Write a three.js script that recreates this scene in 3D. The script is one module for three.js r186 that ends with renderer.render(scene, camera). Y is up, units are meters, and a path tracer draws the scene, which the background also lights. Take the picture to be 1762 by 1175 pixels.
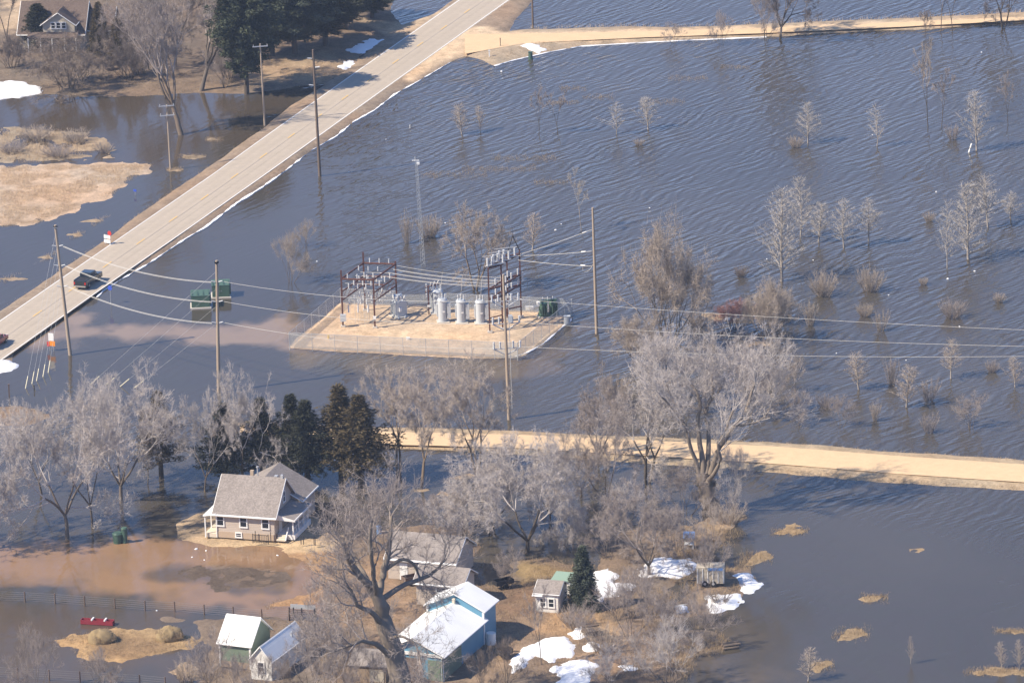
import * as THREE from 'three';
import { mergeGeometries } from 'three/addons/utils/BufferGeometryUtils.js';

// ---------------------------------------------------------------- camera, sky, sun, exposure
const scene = new THREE.Scene();
const FOV = 8.0, DIST = 646, DOWN = 17 * Math.PI / 180;
const camera = new THREE.PerspectiveCamera(FOV, 1762 / 1175, 5, 9000);
camera.position.set(0, DIST * Math.sin(DOWN), DIST * Math.cos(DOWN));
camera.lookAt(0, 0, 0);
camera.rotateZ(-1.6 * Math.PI / 180);          // the plane banks a little
camera.updateMatrixWorld(true);
scene.add(camera);

const SUN_DIR = new THREE.Vector3(-0.665, 0.70, 0.26).normalize();
{
  const W = 256, H = 128, d = new Float32Array(W * H * 4);
  const zen = [0.06, 0.13, 0.33], mid = [0.11, 0.225, 0.52], hor = [0.34, 0.51, 0.84];
  for (let j = 0; j < H; j++) for (let i = 0; i < W; i++) {
    const el = ((j + 0.5) / H - 0.5) * Math.PI, s = Math.max(0, Math.sin(el));
    const a = Math.exp(-s * 4.5), b = Math.exp(-s * 1.9);
    for (let c = 0; c < 3; c++) {
      let v = zen[c] + (mid[c] - zen[c]) * b + (hor[c] - mid[c]) * a;
      if (el < 0) v *= 0.35;
      d[(j * W + i) * 4 + c] = v;
    }
    d[(j * W + i) * 4 + 3] = 1;
  }
  const sky = new THREE.DataTexture(d, W, H, THREE.RGBAFormat, THREE.FloatType);
  sky.mapping = THREE.EquirectangularReflectionMapping; sky.magFilter = THREE.LinearFilter; sky.minFilter = THREE.LinearFilter; sky.needsUpdate = true;
  scene.background = sky; scene.environment = sky;
}
const sun = new THREE.DirectionalLight(new THREE.Color().setRGB(1, 0.885, 0.715), 4.7);
sun.position.copy(SUN_DIR).multiplyScalar(400);
sun.castShadow = true; sun.shadow.mapSize.set(4096, 4096);
Object.assign(sun.shadow.camera, { left: -190, right: 190, top: 190, bottom: -190, near: 10, far: 900 });
scene.add(sun, sun.target);
scene.fog = new THREE.FogExp2(new THREE.Color().setRGB(0.62, 0.76, 1.0), 0.0001);   // thin spring haze
const renderer = new THREE.WebGLRenderer({ antialias: true });
renderer.toneMapping = THREE.LinearToneMapping;
renderer.toneMappingExposure = 1.6;
renderer.shadowMap.enabled = true;

// ---------------------------------------------------------------- helpers
function rngOf(seed) { let a = seed >>> 0; return () => { a = (a + 0x6D2B79F5) | 0; let t = Math.imul(a ^ (a >>> 15), 1 | a); t = (t + Math.imul(t ^ (t >>> 7), 61 | t)) ^ t; return ((t ^ (t >>> 14)) >>> 0) / 4294967296; }; }
const V3 = (x, y, z) => new THREE.Vector3(x, y, z);
const lerp = (a, b, t) => a + (b - a) * t, clamp = (x, a, b) => Math.min(b, Math.max(a, x));
const smooth = (a, b, x) => { const t = clamp((x - a) / (b - a), 0, 1); return t * t * (3 - 2 * t); };
// survey: where the line of sight through a point of the photograph meets a level (or an upright plane) of the place
function sight(px, py) { return V3(px / 881 - 1, 1 - py / 587.5, 0.5).unproject(camera).sub(camera.position).normalize(); }
function P(px, py, h = 0) { const d = sight(px, py), t = (h - camera.position.y) / d.y; return camera.position.clone().addScaledVector(d, t); }
function V(px, py, base, dz = 0) { const d = sight(px, py), t = (base.z + dz - camera.position.z) / d.z; return camera.position.clone().addScaledVector(d, t); }

function hash(x, y) { let h = Math.imul(x, 374761393) + Math.imul(y, 668265263); h = Math.imul(h ^ (h >>> 13), 1274126177); return ((h ^ (h >>> 16)) >>> 0) / 4294967296; }
function noise(x, y) { const i = Math.floor(x), j = Math.floor(y); let u = x - i, v = y - j; u = u * u * (3 - 2 * u); v = v * v * (3 - 2 * v); return lerp(lerp(hash(i, j), hash(i + 1, j), u), lerp(hash(i, j + 1), hash(i + 1, j + 1), u), v); }
function fbm(x, y, n = 4) { let s = 0, a = 0.5, t = 0; for (let k = 0; k < n; k++) { s += a * noise(x, y); t += a; a *= 0.5; x = x * 2.03 + 17.1; y = y * 2.03 + 9.7; } return s / t; }

const taken = new Map();
function numbered(n) { const k = taken.get(n) ?? 0; taken.set(n, k + 1); return k ? n + '_' + String(k).padStart(3, '0') : n; }
function tag(o, label, category, group, kind) { if (label) o.userData.label = label; if (category) o.userData.category = category; if (group) o.userData.group = group; if (kind) o.userData.kind = kind; return o; }
function thing(name, label, category, pos, turn = 0, group) { const g = new THREE.Group(); g.name = numbered(name); if (pos) g.position.copy(pos); g.rotation.y = turn; scene.add(g); return tag(g, label, category, group); }
function norm(g) { const o = g.index ? g.toNonIndexed() : g; for (const k of Object.keys(o.attributes)) if (!['position', 'normal', 'uv', 'color'].includes(k)) o.deleteAttribute(k); if (!o.attributes.uv) o.setAttribute('uv', new THREE.BufferAttribute(new Float32Array(o.attributes.position.count * 2), 2)); return o; }
function mesh(name, geo, m, parent) {
  const g = Array.isArray(geo) ? (geo.length === 1 ? geo[0] : mergeGeometries(geo.map(norm))) : geo;
  const o = new THREE.Mesh(g, m); o.castShadow = o.receiveShadow = true;
  o.name = parent ? name : numbered(name); (parent ?? scene).add(o); return o;
}
const M = {};
function mat(key, rgb, roughness = 0.9, extra = {}) { const m = new THREE.MeshPhysicalMaterial({ roughness, specularIntensity: 0.6, ...extra }); m.color.setRGB(...rgb); m.name = key; return (M[key] = m); }
function box(w, h, d, x = 0, y = 0, z = 0, ry = 0) { const g = new THREE.BoxGeometry(w, h, d); if (ry) g.rotateY(ry); g.translate(x, y, z); return g; }
function rod(a, b, r0, r1 = r0, n = 6) {
  const d = b.clone().sub(a), L = d.length(), g = new THREE.CylinderGeometry(r1, r0, L, n, 1);
  g.translate(0, L / 2, 0); g.applyQuaternion(new THREE.Quaternion().setFromUnitVectors(V3(0, 1, 0), d.multiplyScalar(1 / L))); g.translate(a.x, a.y, a.z); return g;
}
function beam(a, b, w) { return rod(a, b, w * 0.72, w * 0.72, 4); }
function poly3(pts, faces) { const p = []; for (const f of faces) for (let k = 1; k < f.length - 1; k++) for (const i of [f[0], f[k], f[k + 1]]) p.push(...pts[i]); const g = new THREE.BufferGeometry(); g.setAttribute('position', new THREE.Float32BufferAttribute(p, 3)); g.computeVertexNormals(); return norm(g); }
// a flat slab of thickness t under four corners
function slab(a, b, c, d, t) { const n = b.clone().sub(a).cross(d.clone().sub(a)).normalize(); if (n.y < 0) n.negate(); const q = [a, b, c, d], p = [...q, ...q.map((v) => v.clone().addScaledVector(n, -t))].map((v) => v.toArray()); return poly3(p, [[0, 1, 2, 3], [7, 6, 5, 4], [0, 4, 5, 1], [1, 5, 6, 2], [2, 6, 7, 3], [3, 7, 4, 0]]); }
function noiseTex(size, fn, repeat = 1, srgb = false) {
  const d = new Uint8Array(size * size * 4);
  for (let j = 0; j < size; j++) for (let i = 0; i < size; i++) { const v = fn(i / size, j / size), o = (j * size + i) * 4; const a = Array.isArray(v) ? v : [v, v, v]; for (let c = 0; c < 3; c++) d[o + c] = clamp(Math.round(a[c] * 255), 0, 255); d[o + 3] = 255; }
  const t = new THREE.DataTexture(d, size, size); t.wrapS = t.wrapT = THREE.RepeatWrapping; t.magFilter = THREE.LinearFilter; t.repeat.set(repeat, repeat); if (srgb) t.colorSpace = THREE.SRGBColorSpace; t.needsUpdate = true; return t;
}
// tileable noise on the unit square
function tnoise(u, v, n, s = 0) { const x = u * n, y = v * n, i = Math.floor(x), j = Math.floor(y); let a = x - i, b = y - j; a = a * a * (3 - 2 * a); b = b * b * (3 - 2 * b); const w = (p, q) => hash(((p % n) + n) % n + s * 131, ((q % n) + n) % n + s * 57); return lerp(lerp(w(i, j), w(i + 1, j), a), lerp(w(i, j + 1), w(i + 1, j + 1), a), b); }
function tfbm(u, v, n, oct, s = 0) { let r = 0, a = 0.5, t = 0; for (let k = 0; k < oct; k++) { r += a * tnoise(u, v, n, s + k); t += a; a *= 0.55; n *= 2; } return r / t; }

// ---------------------------------------------------------------- the setting: ground, water, roads
const grainTex = noiseTex(512, (u, v) => 0.66 + 0.26 * (tfbm(u, v, 24, 4, 3) - 0.5) + 0.22 * (tnoise(u, v, 90, 9) - 0.5) + 0.2 * (tnoise(u, v, 256, 5) - 0.5), 1);
const grainBump = noiseTex(512, (u, v) => 0.6 * tfbm(u, v, 16, 5, 21) + 0.4 * tnoise(u, v, 200, 4), 1);
const toW = (a, h = 0) => a.map(([x, y]) => { const p = P(x, y, h); return [p.x, p.z]; });
function shape(pts, h = 0) { const w = toW(pts, h); let x0 = 1e9, x1 = -1e9, z0 = 1e9, z1 = -1e9; for (const [x, z] of w) { x0 = Math.min(x0, x); x1 = Math.max(x1, x); z0 = Math.min(z0, z); z1 = Math.max(z1, z); } return { w, x0, x1, z0, z1 }; }
function sdist(s, x, z) {   // metres inside (+) or outside (-) an outline
  const w = s.w; let best = 1e9, inside = false;
  for (let i = 0, j = w.length - 1; i < w.length; j = i++) {
    const [ax, az] = w[j], [bx, bz] = w[i], dx = bx - ax, dz = bz - az, t = clamp(((x - ax) * dx + (z - az) * dz) / (dx * dx + dz * dz), 0, 1), ex = x - ax - t * dx, ez = z - az - t * dz;
    best = Math.min(best, ex * ex + ez * ez);
    if ((az > z) !== (bz > z) && x < (bx - ax) * (z - az) / (bz - az) + ax) inside = !inside;
  }
  best = Math.sqrt(best); return inside ? best : -best;
}
const HWY_L = [[1010, -155], [790, 0], [615, 122], [440, 246], [365, 300], [180, 427], [0, 551.5], [-160, 662]];
const HWY_R = [[1085, -150], [874, 0], [664, 150], [455, 300], [310, 402], [163, 504], [30, 598], [-120, 704]];
const land = [];
const LAND = (pts, top, slope, rough, rgb, wob = 0.5, freq = 0.35) => { const s = shape(pts); Object.assign(s, { top, slope, rough, rgb, wob, freq }); land.push(s); return s; };
// outline (water's edge), height, bank slope, unevenness, colour of the soil or litter
LAND([[-160, 640], [0, 534], [110, 461], [179, 414], [230, 374], [340, 300], [370, 279], [450, 222], [500, 182], [560, 145], [600, 118], [650, 72], [690, 44], [745, 24], [800, -14], [1000, -160], [1120, -160], [918, 0], [886, 36], [870, 60], [800, 97], [774, 107], [718, 140], [680, 161], [644, 188], [608, 209], [578, 233], [534, 259], [491, 293], [450, 322], [408, 348], [352, 391], [319, 410], [255, 453], [179, 497], [120, 537], [51, 583], [22, 606], [18, 628], [-10, 642], [-160, 720]], 0.42, 0.5, 0.05, [0.29, 0.215, 0.15], 0.25);
LAND([[840, 62], [870, 55], [905, 50], [1000, 48], [1080, 45], [1160, 47], [1300, 42], [1400, 37], [1560, 31], [1700, 24], [1950, 10], [1950, 26], [1762, 38], [1700, 41], [1600, 50], [1500, 53], [1400, 59], [1320, 63], [1200, 68], [1100, 73], [1000, 79], [940, 90], [880, 104], [850, 113], [830, 104], [800, 97], [774, 107], [740, 110]], 0.4, 0.25, 0.07, [0.38, 0.29, 0.195]);
LAND([[-160, 690], [0, 697], [60, 702], [84, 712], [70, 728], [40, 735], [-160, 728]], 0.06, 0.06, 0.07, [0.24, 0.17, 0.115], 1.2);
LAND([[360, 722], [440, 725], [626, 735], [760, 737], [890, 741], [990, 746], [1160, 753], [1330, 761], [1440, 769], [1567, 779], [1762, 792], [1950, 806], [1950, 858], [1762, 843], [1567, 833], [1452, 824], [1312, 811], [1200, 804], [1000, 790], [838, 780], [746, 774], [626, 770], [440, 758], [370, 752]], 0.4, 0.22, 0.05, [0.42, 0.315, 0.2]);
const PAD = LAND([[496, 598], [512, 582], [586, 520], [780, 528], [987, 539], [975, 556], [935, 594], [905, 611], [885, 617], [830, 617], [700, 611], [560, 604]], 0.32, 0.35, 0.02, [0.53, 0.39, 0.26], 0.3);
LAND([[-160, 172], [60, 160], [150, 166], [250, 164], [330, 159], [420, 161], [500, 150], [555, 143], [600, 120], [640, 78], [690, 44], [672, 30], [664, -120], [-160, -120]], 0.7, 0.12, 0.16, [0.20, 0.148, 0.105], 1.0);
LAND([[-160, 285], [0, 287], [100, 283], [200, 281], [255, 280], [262, 287], [250, 298], [215, 312], [182, 340], [150, 352], [110, 368], [60, 384], [0, 391], [-160, 402]], 0.22, 0.045, 0.15, [0.48, 0.35, 0.24], 2.4, 0.6);
LAND([[-160, 225], [30, 220], [110, 225], [170, 236], [198, 255], [192, 272], [120, 276], [0, 282], [-160, 285]], 0.02, 0.05, 0.22, [0.34, 0.26, 0.175], 2.0, 0.7);
LAND([[296, 905], [312, 893], [350, 878], [400, 860], [520, 868], [565, 915], [600, 925], [596, 940], [540, 946], [450, 941], [340, 941], [306, 926]], 0.34, 0.1, 0.08, [0.40, 0.29, 0.18], 1.2);
LAND([[292, 988], [345, 974], [430, 972], [488, 984], [502, 998], [455, 1014], [370, 1017], [312, 1004]], 0.006, 0.02, 0.035, [0.15, 0.11, 0.08], 2.0);
LAND([[470, 946], [560, 938], [600, 938], [640, 960], [600, 1005], [555, 1040], [520, 1044], [470, 1040], [530, 1018], [545, 990], [520, 965]], 0.09, 0.03, 0.06, [0.36, 0.215, 0.11], 1.4);
LAND([[556, 985], [590, 938], [640, 915], [700, 908], [805, 908], [824, 935], [818, 985], [845, 1002], [868, 985], [892, 968], [940, 961], [985, 973], [1012, 990], [1030, 950], [1060, 918], [1130, 905], [1190, 902], [1215, 890], [1284, 886], [1272, 905], [1238, 938], [1215, 962], [1185, 985], [1150, 1020], [1138, 1055], [1158, 1078], [1230, 1088], [1262, 1108], [1240, 1119], [1195, 1128], [1180, 1160], [1168, 1240], [320, 1240], [338, 1160], [352, 1110], [330, 1080], [285, 1064], [400, 1062], [545, 1066]], 0.55, 0.1, 0.2, [0.195, 0.145, 0.105], 1.5);
LAND([[1198, 992], [1240, 976], [1292, 980], [1302, 1000], [1292, 1018], [1270, 1040], [1240, 1053], [1200, 1060], [1160, 1062], [1165, 1040], [1195, 1015]], 0.3, 0.12, 0.1, [0.24, 0.175, 0.12], 0.8);
LAND([[104, 1100], [120, 1096], [138, 1087], [205, 1081], [290, 1084], [333, 1094], [342, 1108], [312, 1120], [262, 1124], [240, 1136], [180, 1141], [134, 1131], [122, 1116], [105, 1112]], 0.22, 0.12, 0.1, [0.40, 0.265, 0.135], 1.3, 0.8);
LAND([[-160, 1205], [0, 1190], [120, 1180], [300, 1176], [420, 1180], [420, 1260], [-160, 1260]], 0.3, 0.1, 0.1, [0.22, 0.16, 0.11]);
// a row of drowned fence-line tussocks by the road, and low grass islets in the fields
for (const [x, y, w, h, t] of [[20, 480, 50, 5, 0.2], [80, 444, 34, 5, 0.2], [130, 405, 30, 5, 0.2], [165, 380, 34, 4, 0.15], [330, 270, 40, 6, 0.1], [368, 240, 24, 6, 0.15], [300, 292, 22, 5, 0.1], [1360, 914, 52, 11, 0.1], [1305, 961, 40, 16, 0.12], [1575, 948, 24, 8, 0.05], [1506, 1030, 40, 13, 0.1], [1466, 1091, 52, 18, 0.12], [1722, 1156, 100, 12, 0.1], [1742, 1086, 50, 7, 0.05], [1416, 1146, 30, 14, 0.1], [1185, 135, 56, 9, 0.05], [1265, 115, 40, 5, 0.03], [988, 152, 34, 6, 0.03], [972, 176, 44, 5, 0.03], [1030, 166, 42, 8, 0.06], [1056, 181, 18, 5, 0.04], [948, 313, 44, 6, 0.05], [1074, 317, 12, 4, 0.05], [1086, 323, 14, 5, 0.05], [766, 168, 24, 4, 0.02], [900, 272, 60, 6, 0.015], [1280, 330, 20, 4, 0.02], [1360, 905, 30, 4, 0.02], [722, 842, 26, 8, 0.2], [797, 820, 40, 9, 0.12], [770, 850, 30, 7, 0.1], [1230, 545, 46, 12, 0.1], [1280, 552, 36, 8, 0.1], [1300, 590, 60, 10, 0.12], [325, 1158, 44, 30, 0.5]]) {
  const r = rngOf(Math.round(x * 7 + y)), o = []; for (let k = 0; k < 12; k++) { const a = k / 12 * Math.PI * 2, q = 0.42 + 0.2 * r(); o.push([x + Math.cos(a) * w * q, y + Math.sin(a) * h * q - (h > 12 && w < 60 && x > 1250 ? Math.cos(a) * h * 0.45 : 0)]); }
  if (y > 340 || x < 400) LAND(o, t * 0.7, 0.12, 0.09, y > 880 && x > 1250 ? [0.31, 0.22, 0.125] : [0.32, 0.24, 0.16], 1.3, 1.1);
}
// patches of differing matter on the land, one of painted lawn shade: [outline, colour, strength, feather in metres]
const patches = [
  [[[730, 90], [770, 60], [820, 46], [900, 56], [1300, 46], [1762, 30], [1950, 18], [1950, 24], [1762, 36], [1300, 56], [980, 72], [900, 76], [830, 84], [780, 104], [700, 140]], [0.63, 0.455, 0.285], 0.95, 1.2],
  [[[600, 24], [650, 34], [700, 37], [760, 12], [740, 40], [690, 62], [610, 42]], [0.55, 0.40, 0.255], 0.8, 1.5],
  [[[440, 110], [560, 92], [600, 110], [560, 135], [440, 145]], [0.40, 0.29, 0.18], 0.7, 2],
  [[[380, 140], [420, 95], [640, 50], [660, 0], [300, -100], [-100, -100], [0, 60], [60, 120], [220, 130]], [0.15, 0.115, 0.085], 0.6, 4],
  [[[0, 0], [55, 0], [38, 45], [0, 60]], [0.52, 0.37, 0.23], 0.9, 2],
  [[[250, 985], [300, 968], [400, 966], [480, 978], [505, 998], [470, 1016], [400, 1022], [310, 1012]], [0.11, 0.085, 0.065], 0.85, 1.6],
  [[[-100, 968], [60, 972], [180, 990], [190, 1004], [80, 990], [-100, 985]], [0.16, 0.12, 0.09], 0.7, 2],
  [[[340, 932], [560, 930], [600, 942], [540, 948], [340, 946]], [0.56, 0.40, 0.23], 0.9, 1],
  [[[300, 905], [350, 880], [372, 920], [310, 926]], [0.17, 0.135, 0.10], 0.6, 1.5],  // tree shade left of the farmhouse, painted into the lawn colour
  [[[880, 985], [915, 964], [975, 972], [985, 990], [930, 1003], [890, 1005]], [0.29, 0.195, 0.085], 0.8, 1.5],
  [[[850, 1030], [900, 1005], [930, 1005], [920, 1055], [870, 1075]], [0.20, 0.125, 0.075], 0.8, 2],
  [[[800, 1175], [880, 1085], [920, 1060], [900, 1130], [840, 1190]], [0.33, 0.23, 0.15], 0.7, 2],
  [[[940, 1060], [985, 1045], [1040, 1055], [1060, 1090], [990, 1100], [940, 1090]], [0.47, 0.29, 0.15], 0.75, 2],
  [[[1000, 1110], [1090, 1095], [1120, 1140], [1050, 1160], [1000, 1140]], [0.40, 0.27, 0.17], 0.7, 3],
  [[[556, 985], [640, 960], [690, 1000], [720, 1060], [640, 1110], [560, 1060]], [0.33, 0.215, 0.13], 0.7, 3],
  [[[1218, 955], [1284, 886], [1215, 890], [1190, 920]], [0.40, 0.285, 0.18], 0.7, 2],
  [[[150, 1105], [200, 1092], [250, 1100], [290, 1108], [300, 1118], [220, 1128], [160, 1132]], [0.21, 0.135, 0.075], 0.75, 1.6],
  [[[520, 560], [600, 530], [700, 540], [640, 555], [560, 580]], [0.50, 0.365, 0.24], 0.6, 1.5],
  [[[640, 560], [840, 575], [850, 590], [700, 590], [610, 580]], [0.66, 0.47, 0.29], 0.6, 2],
  [[[830, 598], [930, 570], [975, 560], [905, 611], [885, 617]], [0.45, 0.35, 0.25], 0.6, 1],
].map(([p, rgb, k, f]) => Object.assign(shape(p, 0.3), { rgb, k, f }));

const hwy = (() => { const L = HWY_L.map(([x, y]) => P(x, y, 0.41)), R = HWY_R.map(([x, y]) => P(x, y, 0.41)); return { L, R }; })();
const hwyShape = { w: [...hwy.L.map((p) => [p.x, p.z]), ...hwy.R.slice().reverse().map((p) => [p.x, p.z])] };
function landAt(x, z) {
  let h = -0.8, who = null;
  for (const s of land) {
    if (x < s.x0 - 5 || x > s.x1 + 5 || z < s.z0 - 5 || z > s.z1 + 5) continue;
    let d = sdist(s, x, z); d += (fbm(x * s.freq + 5, z * s.freq * 0.63, s.freq > 1 ? 4 : 3) - 0.5) * 2 * s.wob;
    let v = d > 0 ? s.top * (1 - Math.exp(-d * s.slope / s.top)) : d * Math.max(s.slope, 0.12);
    if (s.rough && d > -2) v += (fbm(x * 0.55, z * 0.4, 4) - 0.5) * s.rough * 2 * smooth(-1, 2, d);
    if (v > h) { h = v; who = s; }
  }
  return { h: Math.max(h, -0.8), who };
}
const groundH = (p) => landAt(p.x, p.z).h;
const G = (px, py) => { let p = P(px, py); for (let k = 0; k < 3; k++) p = P(px, py, Math.max(0, groundH(p))); p.y = groundH(p); return p; };   // where something stands, on land or on the drowned bed
const waterAt = (p) => Math.max(p.y, 0);
{
  const X0 = -98, X1 = 98, Z0 = -222, Z1 = 140, NX = 390, NZ = 600, n = (NX + 1) * (NZ + 1);
  const H = new Float32Array(n), pos = new Float32Array(n * 3), col = new Float32Array(n * 3), uv = new Float32Array(n * 2), keep = new Int32Array(n).fill(-1);
  for (let j = 0, k = 0; j <= NZ; j++) for (let i = 0; i <= NX; i++, k++) {
    const x = lerp(X0, X1, i / NX), z = lerp(Z0, Z1, j / NZ); let { h, who } = landAt(x, z);
    if (h > 0.25 && who === land[0] && sdist(hwyShape, x, z) > -0.35) h = Math.min(h, 0.355);
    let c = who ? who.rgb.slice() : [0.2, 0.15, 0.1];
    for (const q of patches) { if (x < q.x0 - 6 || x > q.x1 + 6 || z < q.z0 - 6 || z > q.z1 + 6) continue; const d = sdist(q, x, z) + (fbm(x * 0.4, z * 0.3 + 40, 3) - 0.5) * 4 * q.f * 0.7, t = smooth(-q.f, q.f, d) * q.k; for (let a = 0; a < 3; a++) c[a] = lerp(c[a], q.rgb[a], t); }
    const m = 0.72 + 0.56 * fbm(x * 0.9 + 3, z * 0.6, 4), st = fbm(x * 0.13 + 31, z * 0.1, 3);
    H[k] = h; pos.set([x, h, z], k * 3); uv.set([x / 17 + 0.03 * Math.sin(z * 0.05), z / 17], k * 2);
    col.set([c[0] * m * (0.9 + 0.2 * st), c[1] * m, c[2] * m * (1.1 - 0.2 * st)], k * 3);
  }
  const idx = [];
  for (let j = 0; j < NZ; j++) for (let i = 0; i < NX; i++) { const a = j * (NX + 1) + i, b = a + 1, c = a + NX + 1, d = c + 1; if (Math.max(H[a], H[b], H[c], H[d]) > -0.35) idx.push(a, c, b, b, c, d); }
  const g = new THREE.BufferGeometry(); g.setAttribute('position', new THREE.BufferAttribute(pos, 3)); g.setAttribute('color', new THREE.BufferAttribute(col, 3)); g.setAttribute('uv', new THREE.BufferAttribute(uv, 2)); g.setIndex(idx); g.computeVertexNormals();
  const gt = grainTex.clone(), gb = grainBump.clone();
  const m = mat('soil', [1.45, 1.45, 1.45], 0.9, { vertexColors: true, map: gt, bumpMap: gb, bumpScale: 0.03, specularIntensity: 0.25 });
  tag(mesh('ground', g, m), null, null, null, 'structure');
  const bed = new THREE.PlaneGeometry(4000, 4000); bed.rotateX(-Math.PI / 2); bed.translate(0, -0.8, 0);
  tag(mesh('river_bed', bed, mat('bed', [0.12, 0.09, 0.06])), null, null, null, 'structure');
}
// ---- flood water: silty, wind-rippled
{
  const X0 = -100, XW = 200, Z0 = -230, ZW = 380, N = 2048, b = new Float32Array(N * N);
  const r = rngOf(5), comp = [];
  const main = Math.atan2(0.52, 0.85);            // direction across the crests (x, z)
  for (let k = 0; k < 16; k++) { const lam = 0.75 + 1.3 * r() * r() + (k < 4 ? 0.6 : 0), a = main + (r() - 0.5) * 1.0, q = 2 * Math.PI / lam; comp.push([Math.cos(a) * q, Math.sin(a) * q, r() * 6.28, lam * 0.0074 * (0.6 + 0.8 * r())]); }
  // how exposed each reach of the flood is to the wind
  const calm = [[[-100, 380], [300, 260], [560, 230], [600, 400], [560, 620], [1000, 640], [900, 740], [-100, 730]], [[-100, 740], [1300, 815], [1400, 860], [1762, 920], [1900, 930], [1900, 1300], [-100, 1300]], [[-100, 0], [520, 0], [560, 170], [0, 560], [-100, 560]]].map((p) => shape(p));
  for (let j = 0; j < N; j++) for (let i = 0; i < N; i++) {
    const x = X0 + (i + 0.5) / N * XW, z = Z0 + (j + 0.5) / N * ZW;
    if ((i & 7) === 0) { let c = 0; for (const s of calm) c = Math.max(c, smooth(-6, 9, sdist(s, x, z))); b.c = lerp(1, 0.09, c) * (0.45 + 1.1 * fbm(x * 0.06, z * 0.045 + 3, 3)); b.wx = (fbm(x * 0.12, z * 0.12, 2) - 0.5) * 3.2; b.g = 0.5 + fbm(x * 0.19 + 50, z * 0.13, 2); }
    let h = 0; for (const [kx, kz, p, a] of comp) h += a * Math.sin(kx * (x + b.wx) + kz * (z + b.wx * 0.6) + p);
    h *= b.c * b.g; h += (fbm(x * 2.3, z * 1.6, 2) - 0.5) * 0.02 * (0.08 + b.c * 1.1);
    b[j * N + i] = 0.5 + h;
  }
  const bt = new THREE.DataTexture(b, N, N, THREE.RedFormat, THREE.FloatType); bt.wrapS = bt.wrapT = THREE.RepeatWrapping; bt.magFilter = THREE.LinearFilter; bt.needsUpdate = true;
  // suspended silt: brown everywhere, paler over the drowned drives where the current stirs up sand
  const C = 1024, d = new Uint8Array(C * C * 4), enc = (v) => Math.round(255 * (v < 0.0031308 ? 12.92 * v : 1.055 * Math.pow(v, 1 / 2.4) - 0.055));
  const plumes = [
    [[[40, 592], [112, 545], [145, 546], [168, 556], [215, 562], [320, 560], [430, 552], [500, 540], [540, 560], [505, 602], [400, 592], [260, 582], [120, 590]], [0.27, 0.19, 0.125], 1.0, 2.2],
    [[[-100, 936], [100, 930], [320, 930], [600, 930], [650, 960], [560, 1050], [420, 1060], [300, 1046], [120, 1012], [-100, 990]], [0.275, 0.165, 0.088], 1.0, 2.6],
    [[[255, 992], [330, 970], [430, 968], [492, 980], [506, 998], [460, 1016], [370, 1020], [300, 1008]], [0.10, 0.075, 0.055], 0.8, 1.8],
    [[[480, 600], [700, 612], [900, 618], [1000, 560], [1010, 600], [900, 650], [600, 640]], [0.16, 0.115, 0.07], 0.6, 4],
    [[[-100, 1020], [350, 1050], [350, 1175], [-100, 1180]], [0.10, 0.072, 0.05], 0.7, 6],
    [[[-100, 160], [520, 160], [420, 250], [250, 290], [-100, 280]], [0.075, 0.055, 0.035], 0.7, 5],
    [[[1180, 1060], [1300, 1080], [1300, 1175], [1150, 1175]], [0.14, 0.105, 0.07], 0.6, 8],
  ].map(([p, rgb, k, f]) => Object.assign(shape(p), { rgb, k, f }));
  for (let j = 0; j < C; j++) for (let i = 0; i < C; i++) {
    const x = X0 + (i + 0.5) / C * XW, z = Z0 + (j + 0.5) / C * ZW, m = 0.82 + 0.36 * fbm(x * 0.05, z * 0.035, 4);
    const c = [0.068 * m, 0.058 * m, 0.046 * m];
    for (const q of plumes) { if (x < q.x0 - 9 || x > q.x1 + 9 || z < q.z0 - 9 || z > q.z1 + 9) continue; const t = smooth(-q.f, q.f, sdist(q, x, z) + (fbm(x * 0.22, z * 0.16 + 9, 4) - 0.5) * 4 * q.f) * q.k * (0.7 + 0.6 * fbm(x * 0.3, z * 0.2, 3)); for (let a = 0; a < 3; a++) c[a] = lerp(c[a], q.rgb[a], Math.min(1, t)); }
    const o = (j * C + i) * 4; for (let a = 0; a < 3; a++) d[o + a] = enc(c[a]); d[o + 3] = 255;
  }
  const ct = new THREE.DataTexture(d, C, C); ct.wrapS = ct.wrapT = THREE.RepeatWrapping; ct.magFilter = THREE.LinearFilter; ct.colorSpace = THREE.SRGBColorSpace; ct.needsUpdate = true;
  const g = new THREE.PlaneGeometry(3600, 3600, 1, 1); g.rotateX(-Math.PI / 2); const u = g.attributes.uv, p = g.attributes.position;
  for (let k = 0; k < u.count; k++) u.setXY(k, (p.getX(k) - X0) / XW, (p.getZ(k) - Z0) / ZW);
  const m = mat('flood_water', [1, 1, 1], 0.09, { map: ct, bumpMap: bt, bumpScale: 1, ior: 1.33, specularIntensity: 1 });
  tag(mesh('flood_water', g, m), null, null, null, 'structure');
}
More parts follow.
